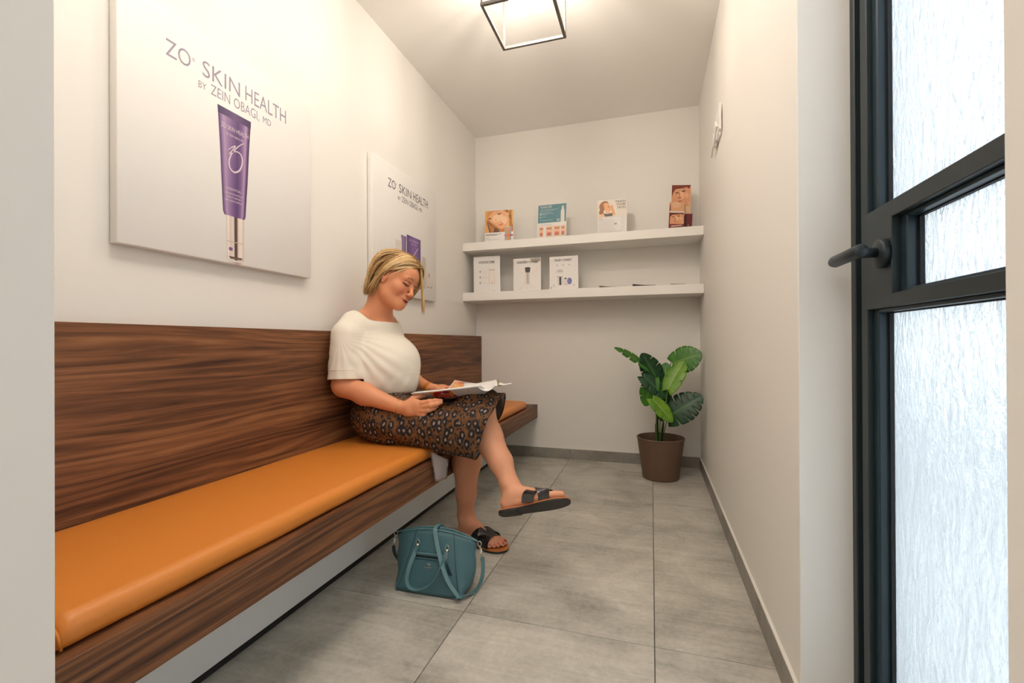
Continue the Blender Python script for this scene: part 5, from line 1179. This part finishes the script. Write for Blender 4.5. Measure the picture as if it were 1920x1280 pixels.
def leaf(base, tip, width, face, mat, fold=.25, droop=.12, lobes=6, slit=.55, gap=.30):
    """split leaf: base/tip points, face = side the upper surface looks to"""
    base = A_(base); tip = A_(tip); ax = tip-base; Ln = np.linalg.norm(ax); ax = ax/Ln; nn = A_(face, float); nn = nrm(nn-ax*(nn@ax)); sd = np.cross(nn, ax); mb = MB(); ns, nt_ = 6, 8
    def wid(s): return width*.5*(math.sin(math.pi*min(1, s*.93+.07)**.80))**.62*(1.0 if s < 1 else 0)
    def pt(s, q, sg): # s along midrib, q 0..1 outwards
        w = wid(s); fwd = .20*q*(.35+.4*s)*Ln*(1-s*.65) - (.22*q*Ln*max(0, .30-s)/.30)
        a = s*Ln+fwd; lat = w*q; h = fold*lat-.9*fold*lat*q*.8-droop*Ln*(s**2)-.10*lat*q
        return base+ax*a+sd*sg*lat+nn*h
    for sg in (-1, 1):
        for l in range(lobes):
            s0, s1 = l/lobes, (l+1)/lobes; idx = []
            n0 = len(mb.v); V = []; cs = []
            for i in range(ns+1):
                for j in range(nt_+1):
                    q = j/nt_; f_ = i/ns
                    g_ = gap*max(0, q-(1-slit))/slit if lobes > 1 else 0
                    if l == 0: fc = 1-(1-f_)*(1-g_*.5)-g_*.5 if False else f_*(1-g_*.5)
                    elif l == lobes-1: fc = g_*.5+f_*(1-g_*.5)
                    else: fc = .5+(f_-.5)*(1-g_)
                    rd = 1-.03*(2*f_-1)**4*(q > .9)
                    V.append(pt(s0+(s1-s0)*fc, q*rd, sg)); cs.append((1 if q < .02 else (.18 if abs(f_-.5) < .01 and q < .85 else 0),)*3)
            Fq = [(i*(nt_+1)+j, (i+1)*(nt_+1)+j, (i+1)*(nt_+1)+j+1, i*(nt_+1)+j+1) for i in range(ns) for j in range(nt_)]
            if sg > 0: Fq = [f[::-1] for f in Fq]
            mb.add(V, Fq); mb.c[n0:] = cs
    o = mb.make('leaf', mat, pp, True, True)
    md = o.modifiers.new('w', 'WELD'); md.merge_threshold = .0004
    md = o.modifiers.new('s', 'SOLIDIFY'); md.thickness = .0012; md.offset = 0
    return o
def stem(pts, r, mat): MB().tube(catmull(pts, 6), np.linspace(r, r*.6, (len(pts)-1)*6+1), 8).make('stem', mat, pp, True)
Z0 = A_([pc[0], pc[1], ph-.118])
leaf(LP(560, 262, 3.10), LP(775, 178, 3.04), .178, (-.15, -1, .35), LM, lobes=5, gap=.10, slit=.6, fold=.1)                 # upper right
leaf(LP(455, 430, 3.02), LP(335, 185, 3.00), .165, (.55, -1, .45), LD, lobes=4, gap=.12, slit=.55, fold=.2)                     # dark, upper left
leaf(LP(345, 290, 3.00), LP(122, 118, 2.97), .125, (.35, -.40, 1), LM, lobes=4, gap=.25, fold=.5, slit=.6)                   # thin, far left, seen edge-on
leaf(LP(520, 470, 2.96), LP(640, 240, 3.00), .125, (-.45, -1, .25), LB, lobes=3, gap=.05, slit=.35)                 # bright, centre
leaf(LP(525, 690, 2.97), LP(778, 520, 2.95), .185, (.1, -1, .55), LD, lobes=6, gap=.20, slit=.68, fold=.12)                  # dark, lower right
leaf(LP(400, 545, 2.93), LP(562, 715, 2.90), .105, (.35, -1, .6), LB, lobes=3, gap=.06, slit=.4)                   # bright, low centre
leaf(LP(400, 385, 2.99), LP(330, 590, 2.97), .130, (-.5, -1, .2), LM, lobes=3, gap=.12, slit=.5)                # left, hanging
leaf(LP(325, 365, 2.97), LP(515, 525, 2.95), .105, (.1, -1, .6), LD, lobes=3, gap=.08)                  # dark, middle
leaf(LP(500, 440, 3.03), LP(500, 255, 3.08), .105, (-.2, -1, .3), LM, lobes=3, gap=.06)                  # behind
leaf(LP(440, 560, 3.00), LP(540, 490, 3.03), .10, (0, -1, .4), LD, lobes=3, gap=.1)
leaf(LP(470, 610, 3.02), LP(480, 720, 3.00), .08, (0, -1, .2), LD, lobes=3, gap=.1)
for b, m_, tgt, Yt, r, mt in ((-.01, (440, 640), (455, 450), 3.02, .0065, STEMD), (.0, (500, 620), (520, 470), 2.97, .0042, STEM), (-.018, (430, 640), (420, 400), 3.0, .0045, STEM), (.012, (498, 780), (520, 690), 2.98, .0038, STEM),
                              (-.004, (455, 700), (405, 555), 2.95, .0040, STEM), (.008, (490, 600), (545, 258), 3.1, .0045, STEMD), (.004, (485, 760), (480, 610), 3.03, .0062, STEMD), (-.012, (425, 500), (330, 285), 3.0, .0045, STEM)):
    stem([Z0+A_([b, -.01, 0]), Z0+A_([b*1.5, -.012, .11]), LP(*m_, Yt), LP(*tgt, Yt)], r, mt)
MB().tube([Z0+A_([-.022, 0, 0]), Z0+A_([-.024, 0, .20])], [.012, .009], 10).make('stem', STEMD, pp, True)
